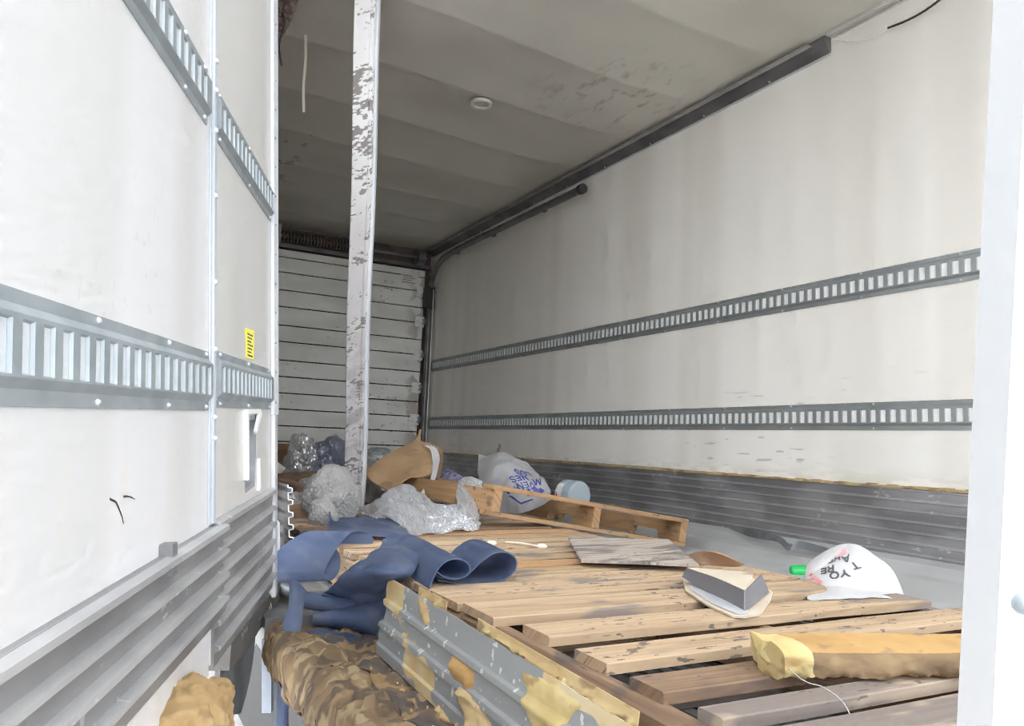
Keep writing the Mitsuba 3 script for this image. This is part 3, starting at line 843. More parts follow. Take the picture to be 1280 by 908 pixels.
t = thing('torn_roof_edge', 'dark brown ragged rotten roof edge hanging by the white edge trim', 'roof edge')
e0 = [at(335, -40, 3.0), at(338, -5, 3.05), at(338, 35, 3.12), at(343, 60, 3.18)]
e1 = [at(398, -40, 3.0), at(376, -5, 3.05), at(366, 22, 3.12), at(352, 48, 3.18)]
Gt = crumple(surf(np.array([e0, e1]), 24, 40), .05, 26, 3)
obj('rotten_board', slab(Gt, .012), 'rust_brown', t)
obj('loose_wire', tube([at(350, 5, 3.1), at(356, 30, 3.1), at(349, 55, 3.1), at(352, 82, 3.1)], .004, 24, 5), 'black_rubber', t, smooth=True)

# ------------------------------------------------------------------ pallets
WOODS = ['wood_pale', 'wood_tan', 'wood_grey', 'wood_brown', 'wood_orange']


def pallet(label, o, ex, ey, Lx, Ly, decks, mats, bottoms=5, notch=False, str_mat='wood_brown', strh=.099):
    """ex runs along the deck boards, ey along the stringers; o is the corner on the ground. decks: (y0, y1, x0, x1) of each board."""
    t = thing('pallet', label, 'pallet')
    o, ex, ey = (np.asarray(v, float) for v in (o, ex, ey))
    ex /= np.linalg.norm(ex); ey /= np.linalg.norm(ey); ez = np.cross(ex, ey); ez /= np.linalg.norm(ez)
    def W_(x, y, z): return o + ex * x + ey * y + ez * z
    for i in range(bottoms):
        y = .05 + (Ly - .1) * i / (bottoms - 1)
        obj('bottom_board', board(W_(Lx / 2, y, .009), ex, ey, ez, Lx, .09, .016, .0015), mats[i % len(mats)], t)
    for x in (.022, Lx / 2, Lx - .022):
        if notch:
            poly = Polygon([(0, .018), (.15, .018), (.165, .055), (.36, .055), (.375, .018), (Ly - .375, .018), (Ly - .36, .055), (Ly - .165, .055), (Ly - .15, .018), (Ly, .018), (Ly, .018 + strh), (0, .018 + strh)])
            m = trimesh.creation.extrude_polygon(poly, .038, engine='earcut')
            v = np.array(m.vertices)
            P = o + np.outer(x - .019 + v[:, 2], ex) + np.outer(v[:, 0], ey) + np.outer(v[:, 1], ez)
            tri = P[m.faces].reshape(-1, 3); uv = np.stack([v[:, 0] + x * 3, v[:, 1] + v[:, 2]], -1)[m.faces].reshape(-1, 2)
            obj('stringer', (tri, np.arange(len(tri)).reshape(-1, 3), uv), str_mat, t)
        else:
            obj('stringer', board(W_(x, Ly / 2, .018 + strh / 2), ey, ex, ez, Ly, .044, strh, .0015), str_mat, t)
    for i, (y0, y1, x0, x1) in enumerate(decks):
        obj('deck_board', board(W_((x0 + x1) / 2, (y0 + y1) / 2, .018 + strh + .0095), ex * 1 + ey * rng.normal(0, .004), ey, ez, x1 - x0, y1 - y0, .018, .0018, -.0 if i % 3 else .006), mats[i % len(mats)], t)
    return t


def rotz(a): return np.array([math.cos(a), math.sin(a), 0]), np.array([-math.sin(a), math.cos(a), 0])


ex, ey = rotz(-.010)
pallet('nearest wooden pallet with wide gaps, the yellow foam beam lies on it', (.692, .30, 0), ex, ey, 1.10, 1.185,
       [(.02, .11, .01, 1.09), (.16, .245, .012, 1.10), (.315, .40, .03, 1.09), (.445, .495, .03, 1.10), (.555, .635, .025, 1.09), (.706, .80, .03, 1.105), (.880, .975, .03, 1.105), (1.045, 1.188, .0, 1.10)],
       ['wood_grey', 'wood_tan', 'wood_grey', 'wood_grey', 'wood_brown', 'wood_pale', 'wood_pale', 'wood_pale'], str_mat='wood_brown')
ex, ey = rotz(.012)
pallet('second wooden pallet of close-set boards, the blue plastic strips lie across it', (.70, 1.505, -.004), ex, ey, 1.06, 1.20,
       [(0, .145, .0, 1.06), (.155, .26, .0, 1.06), (.275, .36, .01, 1.05), (.385, .47, .0, 1.06), (.50, .59, .0, 1.04), (.62, .70, .01, 1.06), (.73, .82, .0, 1.06), (.86, .95, .0, 1.05), (.98, 1.07, .0, 1.06), (1.10, 1.20, .0, 1.06)],
       ['wood_pale', 'wood_pale', 'wood_tan', 'wood_orange', 'wood_tan', 'wood_pale'], str_mat='wood_tan')
ex, ey = rotz(-.006)
pallet('third wooden pallet farther in, half buried under clear plastic and cardboard', (.66, 2.765, 0), ex, ey, 1.04, 1.18,
       [(0, .14, .0, 1.04), (.17, .26, .0, 1.04), (.34, .43, .0, 1.04), (.51, .60, .0, 1.04), (.68, .77, .0, 1.04), (.85, .94, .0, 1.04), (1.04, 1.18, .0, 1.04)], ['wood_brown', 'wood_tan', 'wood_grey'])
# the stripped pallet lying askew: its left end on the third pallet, its right end on the floor by the wall
exv = np.array([1.02, 0, -.150]); eyv = np.array([.0, 1.2, .0])
pallet('tilted stripped orange-brown pallet with notched stringers, printed bag caught in it', (1.405, 2.75, .184), exv, eyv, 1.03, 1.2,
       [(0, .095, -.005, 1.03), (1.08, 1.2, -.005, 1.03)], ['wood_orange', 'wood_tan'], bottoms=2, notch=True, str_mat='wood_orange', strh=.088)

# ------------------------------------------------------------------ flat things on the pallets
t = thing('plywood_sheet', 'thin weathered grey plywood sheet lying on boards by the tilted pallet', 'plywood sheet')
cr = [onz(710, 673, .150), onz(727, 702, .150), onz(874, 708, .150), onz(836, 676, .165)]
Gp = surf(np.array([[cr[0], cr[3]], [cr[1], cr[2]]]), 12, 20)
m = slab(Gp + np.array([0, 0, 1])[None, None] * (.006 * (nfbm(Gp * 4, 2) - .5))[..., None], .008)
uvp = np.array(m.vertices)[:, :2]
obj('sheet', m, 'plywood_grey', t, smooth=False, uv=uvp)

t = thing('cardboard_flap', 'small folded brown cardboard flap at corner of the plywood sheet', 'cardboard')
Gp = surf(np.array([[onz(861, 694, .16), onz(882, 689, .19), onz(905, 694, .185), onz(930, 706, .15)], [onz(875, 706, .148), onz(888, 707, .148), onz(908, 708, .146), onz(925, 708, .146)]]), 10, 24)
obj('flap', slab(Gp, .004), 'card_brown', t, smooth=40)

t = thing('folded_carton', 'dark grey folded carton with silver lining on a cream sheet', 'carton')
zz = .142
base = [onz(853, 722, zz), onz(857, 738, zz), onz(882, 755, zz), onz(915, 770, zz), onz(930, 771, zz), onz(950, 768, zz), onz(963, 750, zz), onz(966, 740, zz), onz(940, 722, zz), onz(905, 718, zz)]
pg = Polygon([(q_[0], q_[1]) for q_ in base])
m = trimesh.creation.extrude_polygon(pg, .004, engine='earcut'); m.apply_translation((0, 0, zz - .004)); obj('cream_sheet', m, 'card_cream', t, label='cream sheet under the carton')
m = trimesh.creation.extrude_polygon(pg.buffer(-.012).intersection(Polygon([(onz(u, v, zz)[0], onz(u, v, zz)[1]) for u, v in ((848, 718), (852, 740), (935, 775), (935, 755))])), .002, engine='earcut'); m.apply_translation((0, 0, zz + .001)); obj('silver_lining', m, 'card_silver', t, label='silver inner face')
def at_xy(u, v, ref): return at(u, v, (ref - EYE) @ FWD)
pA = onz(856, 728, zz + .004); pB = onz(931, 764, zz + .002); pC = onz(961, 741, zz + .002)
A0, A1 = at_xy(853, 722, pA), at_xy(859, 711, pA + FWD * .01)
B0, B1 = pB, at_xy(931, 739, pB + FWD * .025)
M0, M1 = at_xy(893, 745, (pA + pB) / 2 + FWD * .004), at_xy(893, 722, (pA + pB) / 2 + FWD * .014)
obj('long_side', slab(surf(np.array([[A0, M0, B0], [A1, M1, B1]]), 8, 24), .004), 'card_grey', t)
C0, C1 = pC, at_xy(951, 719, pC + FWD * .02)
obj('end_side', slab(surf(np.array([[B0 + [.002, 0, 0], C0], [B1 + [.002, 0, 0], C1]]), 6, 10), .004), 'card_grey', t)
D1 = at_xy(944, 718, C1); E1 = at_xy(874, 712, A1 + FWD * .03)
obj('top_flap', slab(surf(np.array([[A1 + [0, 0, .001], B1 + [0, 0, .001]], [at_xy(872, 711, A1 + FWD * .04), D1 + FWD * .01]]), 8, 20), .003), 'card_cream', t, label='cream top flap')

t1 = 'cream plastic stick with a blunt end lying on boards, %s'
for lab, (u0, v0, u1, v1) in ((t1 % 'the left of two', (590, 678, 617, 679)), (t1 % 'the right of two', (632, 678, 680, 683))):
    t = thing('plastic_stick', lab, 'stick', 'cream plastic sticks on the second pallet')
    a, b = onz(u0, v0, .138), onz(u1 - 8, v1, .138)
    obj('shaft', tube([a, (a + b) / 2 + [0, 0, .003], b], .0032, 12, 6), 'cream_plastic', t, smooth=True)
    b2 = onz(u1 + 3, v1 + .5, .14)
    obj('paddle', tube([b, b * .8 + b2 * .2, b * .2 + b2 * .8, b2], [.004, .009, .009, .005], 4, 10, smooth=False), 'cream_plastic', t, smooth=40)

# ------------------------------------------------------------------ foam beam and its wire
t = thing('foam_beam', 'long yellow-orange broken foam beam lying on the nearest pallet', 'foam')
r0, r1 = onz(1030, 813, .184), onz(1240, 812, .186)             # its front upper ridge
fa = r0 + (r0 - r1) * .20; fb = r1.copy()
fa[2] = fb[2] = .137
ax = fb - fa; L0 = np.linalg.norm(ax); ax /= L0
back = np.cross([0, 0, 1], ax)
if back @ FWD < 0: back = -back
nS = 90
S = np.linspace(.0, L0 * 1.5, nS)
K = 28
ang = np.linspace(0, 2 * np.pi, K, endpoint=False)
Wd, Hh = .125, .048
V = []
for i, s in enumerate(S):
    for a in ang:
        c, s_ = math.cos(a), math.sin(a)
        e = 4.
        rr = 1 / (abs(c) ** e + abs(s_) ** e) ** (1 / e)
        V.append((s, c * rr * Wd / 2, s_ * rr * Hh / 2))
V = np.array(V)
Pw = fa + V[:, :1] * ax + (V[:, 1:2] + Wd / 2) * back + np.outer(V[:, 2] + Hh / 2, [0, 0, 1])
front = np.clip(-V[:, 1] / (Wd / 2), 0, 1)
lowm = np.clip(.5 - V[:, 2] / Hh, 0, 1)
endm = np.clip(1 - V[:, 0] / .05, 0, 1)
amp = .002 + .016 * front * lowm + .010 * endm
N_ = np.stack([0 * V[:, 0], V[:, 1] / Wd, V[:, 2] / Hh], -1); N_ /= np.linalg.norm(N_, axis=1, keepdims=True)
Nw = N_[:, :1] * ax + N_[:, 1:2] * back + np.outer(N_[:, 2], [0, 0, 1]) - endm[:, None] * ax * .8
dsp = (nfbm(Pw * 26, 4, 2) - .55) * 2 + .5 * (ridged(Pw, 34, 1) - .6)
Pw = Pw + Nw * (amp * dsp)[:, None]
Pw -= np.outer(endm ** 2 * (1 - np.abs(V[:, 1]) / Wd) * .012, ax)
Pw[:, 2] = np.maximum(Pw[:, 2], .136)
F = []
for i in range(nS - 1):
    for j in range(K):
        a, b = i * K + j, i * K + (j + 1) % K
        F += [(a, b, b + K), (a, b + K, a + K)]
c0, c1 = Pw[:K].mean(0) - ax * .012, Pw[-K:].mean(0)
Pw = np.vstack([Pw, c0, c1]); n0 = nS * K
for j in range(K):
    F += [(n0, (j + 1) % K, j), (n0 + 1, (nS - 1) * K + j, (nS - 1) * K + (j + 1) % K)]
F = np.array(F)
ctr = Pw[F].mean(1); sI = ((ctr - fa) @ ax)
yb = (ctr - fa) @ back
zc = ctr[:, 2] - .137
isend = sI < .03 + .018 * (nnoise(ctr * 30, 4))
isfront = (~isend) & (yb < .012) & (zc < .042)
for nm, sel, mm, lab in (('top_face', ~isend & ~isfront, 'foam_orange', 'smooth orange top'), ('broken_side', isfront, 'foam_dark', 'dark ragged broken side'), ('broken_end', isend, 'foam_yellow', 'pale yellow broken end')):
    mm_ = trimesh.Trimesh(Pw, F[sel], process=False); mm_.remove_unreferenced_vertices()
    obj(nm, mm_, mm, t, smooth=40, label=lab)
obj('broken_end', blob(fa + ax * .006 + back * .045 + [0, 0, .024], (.022, .036, .024), .010, 34, 5, 4), 'foam_yellow', t, smooth=40)
t = thing('foam_wire', 'thin pale wire arching down from end of the foam beam', 'wire')
w0 = fa + back * .012 + [0, 0, .004]
obj('wire', tube([onz(958, 806, .175), onz(1000, 848, .152), onz(1030, 860, .15), onz(1055, 880, .14), onz(1072, 918, .12)], .0009, 40, 6), 'aluminium_bright', t, smooth=True)

# ------------------------------------------------------------------ torn ribbed liner piece standing in the foreground
t = thing('torn_metal_sheet', 'torn grey ribbed metal sheet with yellow foam stuck to it, in front of pallets', 'metal sheet')
def top_edge(u, v): return onx(u, v, .665)
T0, T1 = onx(488, 722, .645), onx(790, 908, .655)
B0 = onx(483, 783, .625); 
ln = T1 - T0; LL = np.linalg.norm(ln); la_ = ln / LL
upv = np.array([.10, 0, 1.]); upv -= la_ * (upv @ la_); upv /= np.linalg.norm(upv)
nrm = np.cross(la_, upv)
if nrm @ (EYE - T0) < 0: nrm = -nrm
def PT(s, t_, n): return T0 + np.multiply.outer(s, la_) + np.multiply.outer(t_, upv) + np.multiply.outer(n, nrm)
Hp = .175
prf = [(0, 0), (-.048, 0), (-.053, .008), (-.062, .008), (-.067, .001), (-.098, .001), (-.103, .009), (-.114, .009), (-.119, .001), (-.150, .001), (-.155, .007), (-.175, .007)]
ns = 90
S = np.linspace(0, LL * 1.35, ns)
prd = []
for (q0, q1) in zip(prf[:-1], prf[1:]):
    for k in range(3): prd.append((q0[0] + (q1[0] - q0[0]) * k / 3, q0[1] + (q1[1] - q0[1]) * k / 3))
prd.append(prf[-1]); prd = np.array(prd)
G = []
for s in S:
    sk = .012 * np.sin(prd[:, 0] * 60) * max(0, 1 - s / .05)                  # ragged far end
    G.append(PT(s + sk - .0 * prd[:, 0], prd[:, 0] + .004 * (nfbm(np.array([[s * 20, 0, 0]]), 3)[0] - .5) * (prd[:, 0] > -.02), prd[:, 1]))
G = np.array(G)
obj('ribbed_sheet', slab(G, .003), 'torn_metal', t)
def patch(name, pts, th, m, seed, f=26):
    """A lump of foam glued to the sheet: a polygon in the sheet's own (along, down), thick in its middle."""
    pg = Polygon(pts).buffer(.006).buffer(-.006)
    x0, y0, x1, y1 = pg.bounds
    n1, n2 = max(8, int((x1 - x0) / .006)), max(8, int((y1 - y0) / .006))
    xs, ys = np.meshgrid(np.linspace(x0 - .01, x1 + .01, n1), np.linspace(y0 - .01, y1 + .01, n2), indexing='ij')
    import shapely
    d = shapely.distance(pg.boundary, shapely.points(xs.ravel(), ys.ravel())).reshape(xs.shape)
    ins = shapely.contains_xy(pg, xs.ravel(), ys.ravel()).reshape(xs.shape)
    d = np.where(ins, d, -d) + .010 * (nfbm(np.stack([xs * 40, ys * 40, 0 * xs + seed], -1), 3) - .5)
    h = np.where(d > 0, th * np.minimum(1, d / .012) * (.5 + nfbm(np.stack([xs * f, ys * f, 0 * xs + seed], -1), 4)), -.006)
    base = np.interp(ys, prf_t[::-1], prf_n[::-1])
    Gx = PT(xs, ys, base + h)
    Gb = PT(xs, ys, base - .008)
    mF = grid_faces(n1, n2)
    V = np.vstack([Gx.reshape(-1, 3), Gb.reshape(-1, 3)])
    F_ = [mF, mF[:, ::-1] + n1 * n2]
    i = np.arange(n1 * n2).reshape(n1, n2); loop = np.concatenate([i[0, :-1], i[:-1, -1], i[-1, :0:-1], i[:0:-1, 0]]); nx = np.roll(loop, -1)
    F_ += [np.stack([loop, nx, nx + n1 * n2], 1), np.stack([loop, nx + n1 * n2, loop + n1 * n2], 1)]
    obj(name, trimesh.Trimesh(V, np.vstack(F_), process=False), m, t, smooth=50)
prf_t = np.array([a for a, b in prf]); prf_n = np.array([b for a, b in prf])
def uvs(pts):                             # (along, down) of points seen on the sheet
    o = []
    for (u, v) in pts:
        d = ray(u, v); kk = ((T0 - EYE) @ nrm) / (d @ nrm); q = EYE + d * kk - T0
        o.append((q @ la_, q @ upv))
    return o
patch('foam_patch', uvs([(522, 740), (531, 748), (537, 764), (540, 784), (532, 786), (527, 772), (523, 755)]), .008, 'foam_tan', 1)
patch('foam_patch', uvs([(538, 756), (546, 753), (552, 757), (545, 762)]), .004, 'foam_tan', 2)
patch('foam_patch', uvs([(492, 789), (507, 788), (517, 797), (508, 803), (497, 799)]), .004, 'foam_tan', 5)
patch('foam_patch', uvs([(564, 820), (570, 817), (582, 826), (594, 840), (596, 856), (588, 864), (578, 854), (566, 846)]), .014, 'foam_orange', 3)
patch('foam_patch', uvs([(648, 838), (668, 842), (700, 856), (722, 872), (733, 886), (722, 892), (712, 910), (700, 940), (676, 940), (664, 905), (655, 880), (660, 862)]), .005, 'foam_yellow', 4)
patch('foam_edge', uvs([(596, 782), (610, 790), (640, 810), (690, 842), (740, 875), (786, 906), (784, 908), (739, 878), (690, 846), (640, 814), (606, 790)]), .002, 'foam_tan', 6)
patch('foam_drip', uvs([(578, 856), (590, 862), (606, 884), (618, 910), (622, 950), (590, 950), (588, 905), (578, 880)]), .016, 'foam_tan', 7)

# ------------------------------------------------------------------ broken foam floor edge and dirt
t = thing('broken_floor_edge', 'ragged brown foam and rotten wood along broken edge of the trailer floor', 'floor edge')
ns, K = 110, 26
S = np.linspace(2.05, .35, ns)
V = []
for i, y in enumerate(S):
    for a in np.linspace(0, 2 * np.pi, K, endpoint=False):
        c, s_ = math.cos(a), math.sin(a)
        rr = 1 / (abs(c) ** 3 + abs(s_) ** 3) ** (1 / 3)
        V.append((.475 + c * rr * .05, y, -.072 + s_ * rr * .058))
V = np.array(V)
ctr = np.stack([0 * V[:, 0] + .475, V[:, 1], 0 * V[:, 0] - .072], -1)
N_ = V - ctr; N_ /= np.linalg.norm(N_, axis=1, keepdims=True)
Vq = V * [1, 1, .35]
V = V + N_ * ((.055 * (nfbm(Vq * 9, 4, 3) - .5) + .04 * (ridged(Vq, 22, 2) - .6)) + .026 * (nfbm(V * 60, 2, 3) - .5))[:, None]
F = []
for i in range(ns - 1):
    for j in range(K):
        a, b = i * K + j, i * K + (j + 1) % K
        F += [(a, b, b + K), (a, b + K, a + K)]
V = np.vstack([V, ctr[:1], ctr[-1:]])
for j in range(K):
    F += [(ns * K, (j + 1) % K, j), (ns * K + 1, (ns - 1) * K + j, (ns - 1) * K + (j + 1) % K)]
obj('foam_body', trimesh.Trimesh(V, F, process=False), 'foam_brown', t, smooth=45)
for i, (u, v, r) in enumerate(((540, 862, .022), (575, 880, .026), (525, 850, .018), (412, 778, .022), (394, 792, .022), (600, 903, .03), (560, 895, .02))):
    p_ = onz(u, v, -.055)
    obj('foam_chunk', blob(p_, (r, r * 1.5, r * .8), .03, 30, i, 4), ['foam_tan', 'foam_brown'][i % 2], t, smooth=40)
Gd = surf(np.array([[[.49, .3, -.06], [.49, 1.0, -.06], [.49, 2.3, -.05]], [[.58, .3, -.075], [.58, 1.0, -.07], [.58, 2.3, -.05]], [[.675, .3, -.05], [.675, 1.0, -.055], [.675, 2.3, -.05]]]), 40, 220)
Gd[..., 2] += .05 * (nfbm(Gd * 18, 4, 3) - .45) + .014 * ridged(Gd, 40, 2)
k = obj('dirt_heap', slab(Gd, .004), 'dirt_dark', smooth=40)
labels[k] = {'label': 'dark wet dirt between foam floor edge and torn ribbed panel', 'category': 'dirt', 'kind': 'stuff'}
chips = []
for i in range(220):
    y = rng.uniform(.45, 1.75); x = rng.uniform(.50, .67)
    c = trimesh.creation.icosphere(subdivisions=0, radius=1)
    c.vertices = np.array(c.vertices) * rng.uniform(.3, 1, 3) * rng.uniform(.003, .011) + [x, y, -.056 + .012 * rng.random()]
    chips.append(c)
k = obj('debris_chips', cat(*chips[:150]), 'foam_tan'); labels[k] = {'label': 'scattered small foam crumbs on the dark dirt', 'category': 'debris', 'kind': 'stuff'}
k = obj('paint_flakes', cat(*chips[150:]), 'paper_white'); labels[k] = {'label': 'scattered white paint flakes on the dark dirt', 'category': 'debris', 'kind': 'stuff'}

# ------------------------------------------------------------------ blue PVC curtain strips
def strip_patch(label, rows, amp, f):
    t = thing('plastic_strip', label, 'plastic strip', 'blue plastic curtain strips')
    G = surf(np.array(rows), 60, 60)
    obj('sheet', slab(G + grid_normals(G) * (amp * 1.6 * (nfbm(G * f, 3, 4) - .5) + amp * .6 * (ridged(G, f, 2) - .6))[..., None], .003), 'pvc_blue', t, smooth=40)
    return t


def strip(label, pts, w, n=70, k=14, th=.003, wob=.006):
    t = thing('plastic_strip', label, 'plastic strip', 'blue plastic curtain strips')
    obj('sheet', ribbon(pts, w, th, n, k, wob), 'pvc_blue', t, smooth=40)
    return t


def zz(*q): return [onz(u, v, z) for u, v, z in q]


wv = lambda a, b, z: onz(*b, z) - onz(*a, z)                   # a width vector seen on a level plane
strip('blue plastic strip ending in a loop farthest right, on the second pallet',
      [ony(u, v, 1.70) for u, v in ((548, 726), (575, 730), (604, 729), (628, 725), (643, 715), (646, 702), (637, 692), (620, 691), (604, 700), (592, 712), (582, 722))], wv((610, 690), (580, 676), .19), wob=.008)
strip('broad blue plastic strip curling into the nearer loop above the torn ribbed sheet',
      [ony(534, 752, 1.66), ony(538, 732, 1.665), *[ony(u, v, 1.68) for u, v in ((548, 710), (563, 699), (579, 700), (588, 709), (585, 719), (572, 724), (556, 722), (546, 716))]],
      [wv((548, 730), (500, 700), .12), wv((548, 720), (492, 686), .16)] + [wv((562, 700), (498, 668), .20)] * 8, wob=.008)
strip_patch('wide crumpled blue plastic sheet spread in middle of the strips',
            [zz((483, 671, .165), (508, 670, .19), (535, 680, .18)), zz((464, 698, .16), (492, 702, .175), (522, 706, .165)), zz((436, 717, .13), (468, 722, .145), (506, 728, .13)), [at(409, 738, 2.05), at(452, 746, 2.0), at(490, 748, 1.97)], [at(402, 744, 2.03), at(450, 757, 1.99), at(488, 766, 1.96)]], .020, 9)
B_ = [at(u, v, d) for u, v, d in ((440, 684, 2.42), (458, 685, 2.46), (467, 676, 2.48), (458, 666, 2.48), (440, 666, 2.42), (424, 682, 2.33), (409, 706, 2.26), (405, 720, 2.24), (414, 726, 2.25), (424, 714, 2.28), (425, 696, 2.33), (418, 684, 2.36))]
strip('blue plastic strip folded upright beside white edge trim of the torn wall', B_, [at(400, 684, 2.40) - at(440, 684, 2.42)] * 3 + [at(385, 666, 2.36) - at(455, 666, 2.46)] * 2 + [at(352, 700, 2.24) - at(413, 700, 2.29)] * 7, wob=.004, n=90)
strip('short blue plastic strip lying farthest back against the clear film',
      zz((410, 652, .19), (414, 664, .155), (428, 669, .148), (470, 671, .146), (514, 673, .145)), wv((470, 671), (462, 644), .155), wob=.014)
strip_patch('blue plastic strip rolled into a cone towards the torn ribbed sheet',
            [[at(410, 762, 2.08), at(440, 756, 2.06), at(484, 736, 2.03)], [at(394, 764, 2.04), at(440, 759, 2.0), at(484, 742, 2.0)], [at(391, 773, 2.01), at(440, 772, 1.96), at(483, 768, 1.96)], [at(394, 784, 2.03), at(442, 786, 1.98), at(482, 803, 1.97)], [at(415, 784, 2.08), at(444, 784, 2.05), at(480, 800, 2.02)]], .006, 12)
strip_patch('blue plastic tongue drooping over the broken foam edge',
            [[at(392, 786, 2.02), at(425, 788, 2.02), at(470, 797, 2.02)], [at(388, 796, 1.94), at(415, 796, 1.93), at(452, 798, 1.96)], [at(396, 808, 1.88), at(416, 806, 1.88), at(440, 806, 1.93)], [at(414, 818, 1.84), at(422, 816, 1.84), at(436, 812, 1.88)], [at(420, 834, 1.82), at(426, 832, 1.82), at(434, 822, 1.85)]], .008, 12)
strip_patch('small blue plastic fold under the drooping tongue',
            [[at(440, 800, 2.0), at(460, 794, 2.0), at(488, 792, 1.99)], [at(428, 808, 1.96), at(450, 802, 1.96), at(470, 806, 1.96)], [at(424, 818, 1.93), at(440, 816, 1.93), at(452, 818, 1.93)]], .006, 14)
strip_patch('narrow grey-blue plastic strip hanging straight down past the floor edge',
            [[at(362, 730, 2.0), at(370, 728, 2.0), at(380, 740, 2.0)], [at(360, 760, 1.93), at(368, 762, 1.92), at(378, 765, 1.93)], [at(351, 800, 1.88), at(362, 802, 1.87), at(373, 800, 1.88)], [at(347, 850, 1.86), at(356, 850, 1.85), at(366, 845, 1.86)], [at(344, 930, 1.86), at(352, 930, 1.85), at(358, 930, 1.86)]], .012, 10)
strip_patch('flattened blue plastic roll lying across floor edge beside the pole stub',
            [[at(380, 742, 2.10), at(420, 746, 2.08), at(465, 752, 2.04)], [at(374, 743, 2.05), at(418, 746, 2.03), at(462, 754, 2.01)], [at(374, 752, 2.03), at(418, 758, 2.01), at(456, 760, 2.0)], [at(382, 760, 2.05), at(420, 766, 2.03), at(452, 764, 2.02)]], .006, 12)

# ------------------------------------------------------------------ steel under the floor edge, left
t = thing('tube_stub', 'grey metal tube end sticking out beside the white edge trim', 'tube')
obj('tube', tube([at(330, 731, 2.34), at(352, 737, 2.24), at(376, 744, 2.14)], .019, 12, 16), 'steel_dark', t, smooth=40)
t = thing('torn_wall_liner', 'jagged cut end of dark ribbed liner beyond white edge trim', 'metal panel')
Lt, Lb = at(360, 606, 2.62), at(362, 700, 2.50)
prof = [(0, 0)]
nr = 6; Hq = np.linalg.norm(Lt - Lb); upq = (Lt - Lb) / Hq
for i in range(nr):
    b0 = -i * Hq / nr; h = Hq / nr
    prof += [(b0 - .02 * h, .0), (b0 - .22 * h, .0), (b0 - .30 * h, .014), (b0 - .62 * h, .014), (b0 - .70 * h, .0), (b0 - .98 * h, .0)]
prof = np.array(prof)
bk_ = np.array([-.02, 1, 0.]); sd_ = RIGHT
G = np.array([[Lt + upq * a + RIGHT * b + bk_ * s for a, b in prof] for s in (0, .1, .25, .45)])
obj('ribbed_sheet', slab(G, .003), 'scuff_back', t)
G2 = np.array([[Lt + upq * a + RIGHT * b + bk_ * s - FWD * .001 for a, b in prof] for s in (-.004, .0)])
obj('cut_edge', slab(G2, .004), 'aluminium_bright', t, label='bright jagged cut edge')
obj('side_flange', slab(np.array([[at(344, 648, 2.50), at(349, 654, 2.5), at(350, 720, 2.42)], [at(344, 648, 2.51) + [0, .1, 0], at(349, 654, 2.51) + [0, .1, 0], at(350, 720, 2.43) + [0, .1, 0]]]), .004), 'steel_grey', t)


def bar(label, u0, v0, u1, v1, d, wpx, m, depth=.03, d1=None):
    t = thing('steel_bar', label, 'steel bar', 'bars below the floor edge')
    a, b = at(u0, v0, d), at(u1, v1, d1 or d)
    w = RIGHT * wpx * d / FOCAL
    q = [a, a + w, b + w, b]
    V = np.array(q + [x + FWD * depth for x in q])
    obj('bar', (V, np.array([(0, 1, 2), (0, 2, 3), (4, 6, 5), (4, 7, 6), (0, 4, 5), (0, 5, 1), (3, 2, 6), (3, 6, 7), (0, 3, 7), (0, 7, 4), (1, 5, 6), (1, 6, 2)])), m, t)


bar('pale blue-white flat bar hanging under the floor edge, leftmost', 327, 800, 327, 892, 2.0, 12, 'bar_pale', .02)
bar('wide dark steel post beneath the broken foam edge', 378, 800, 376, 1200, 2.15, 24, 'steel_dark', .05)
bar('dark steel channel between hanging strip and pale bar', 341, 775, 342, 1200, 2.05, 14, 'steel_dark', .04)
bar('grey steel leg behind wide dark post, below the foam', 404, 820, 406, 1200, 2.3, 16, 'steel_grey', .05)
t = thing('rubber_flap', 'dark grey rubber flap hanging under the torn panel beside foam', 'flap')
Gf = surf(np.array([[at(270, 790, 1.75), at(318, 770, 2.0)], [at(272, 840, 1.72), at(312, 835, 1.95)], [at(265, 898, 1.70), at(298, 892, 1.88)]]), 20, 12)
obj('flap', slab(Gf, .012), 'rubber_grey', t, smooth=40)
t = thing('lower_side_rail', 'long dark scraped rail under ribbed liner of the torn panel', 'rail')
ra, rb = at(268, 818, 1.72), at(340, 738, 2.28)
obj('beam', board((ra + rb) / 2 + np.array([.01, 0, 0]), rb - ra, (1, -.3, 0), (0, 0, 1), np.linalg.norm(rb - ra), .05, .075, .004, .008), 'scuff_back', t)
t = thing('frayed_fibre', 'pale frayed fibre tuft hanging at end of the scraped rail', 'fibres')
fb_ = []
for i in range(26):
    a = at(326 + rng.uniform(-5, 8), 745 + rng.uniform(-6, 4), 2.12)
    fb_.append(tube([a, a + [rng.uniform(-.02, .02), rng.uniform(-.02, .02), -.05], a + [rng.uniform(-.03, .03), rng.uniform(-.03, .03), -rng.uniform(.07, .14)]], .0016, 8, 4))
k = obj('tuft', cat(*fb_), 'card_cream', t, kind='stuff')

struct('trim_5', box(.72, .735, .2, 6.5, -.9, -.28), 'black_rubber', 'dark skirt plate under the floor')
# floor frame: side sill of the trailer under the broken edge
struct('trim_4', cat(box(.675, .72, FRONT, DOOR, -.28, -.10),  *[box(.66, 2.7, y, y + .05, -.26, -.10) for y in np.arange(-1, 6.6, .5)]), 'steel_dark', 'dark steel sill and cross members under the floor')

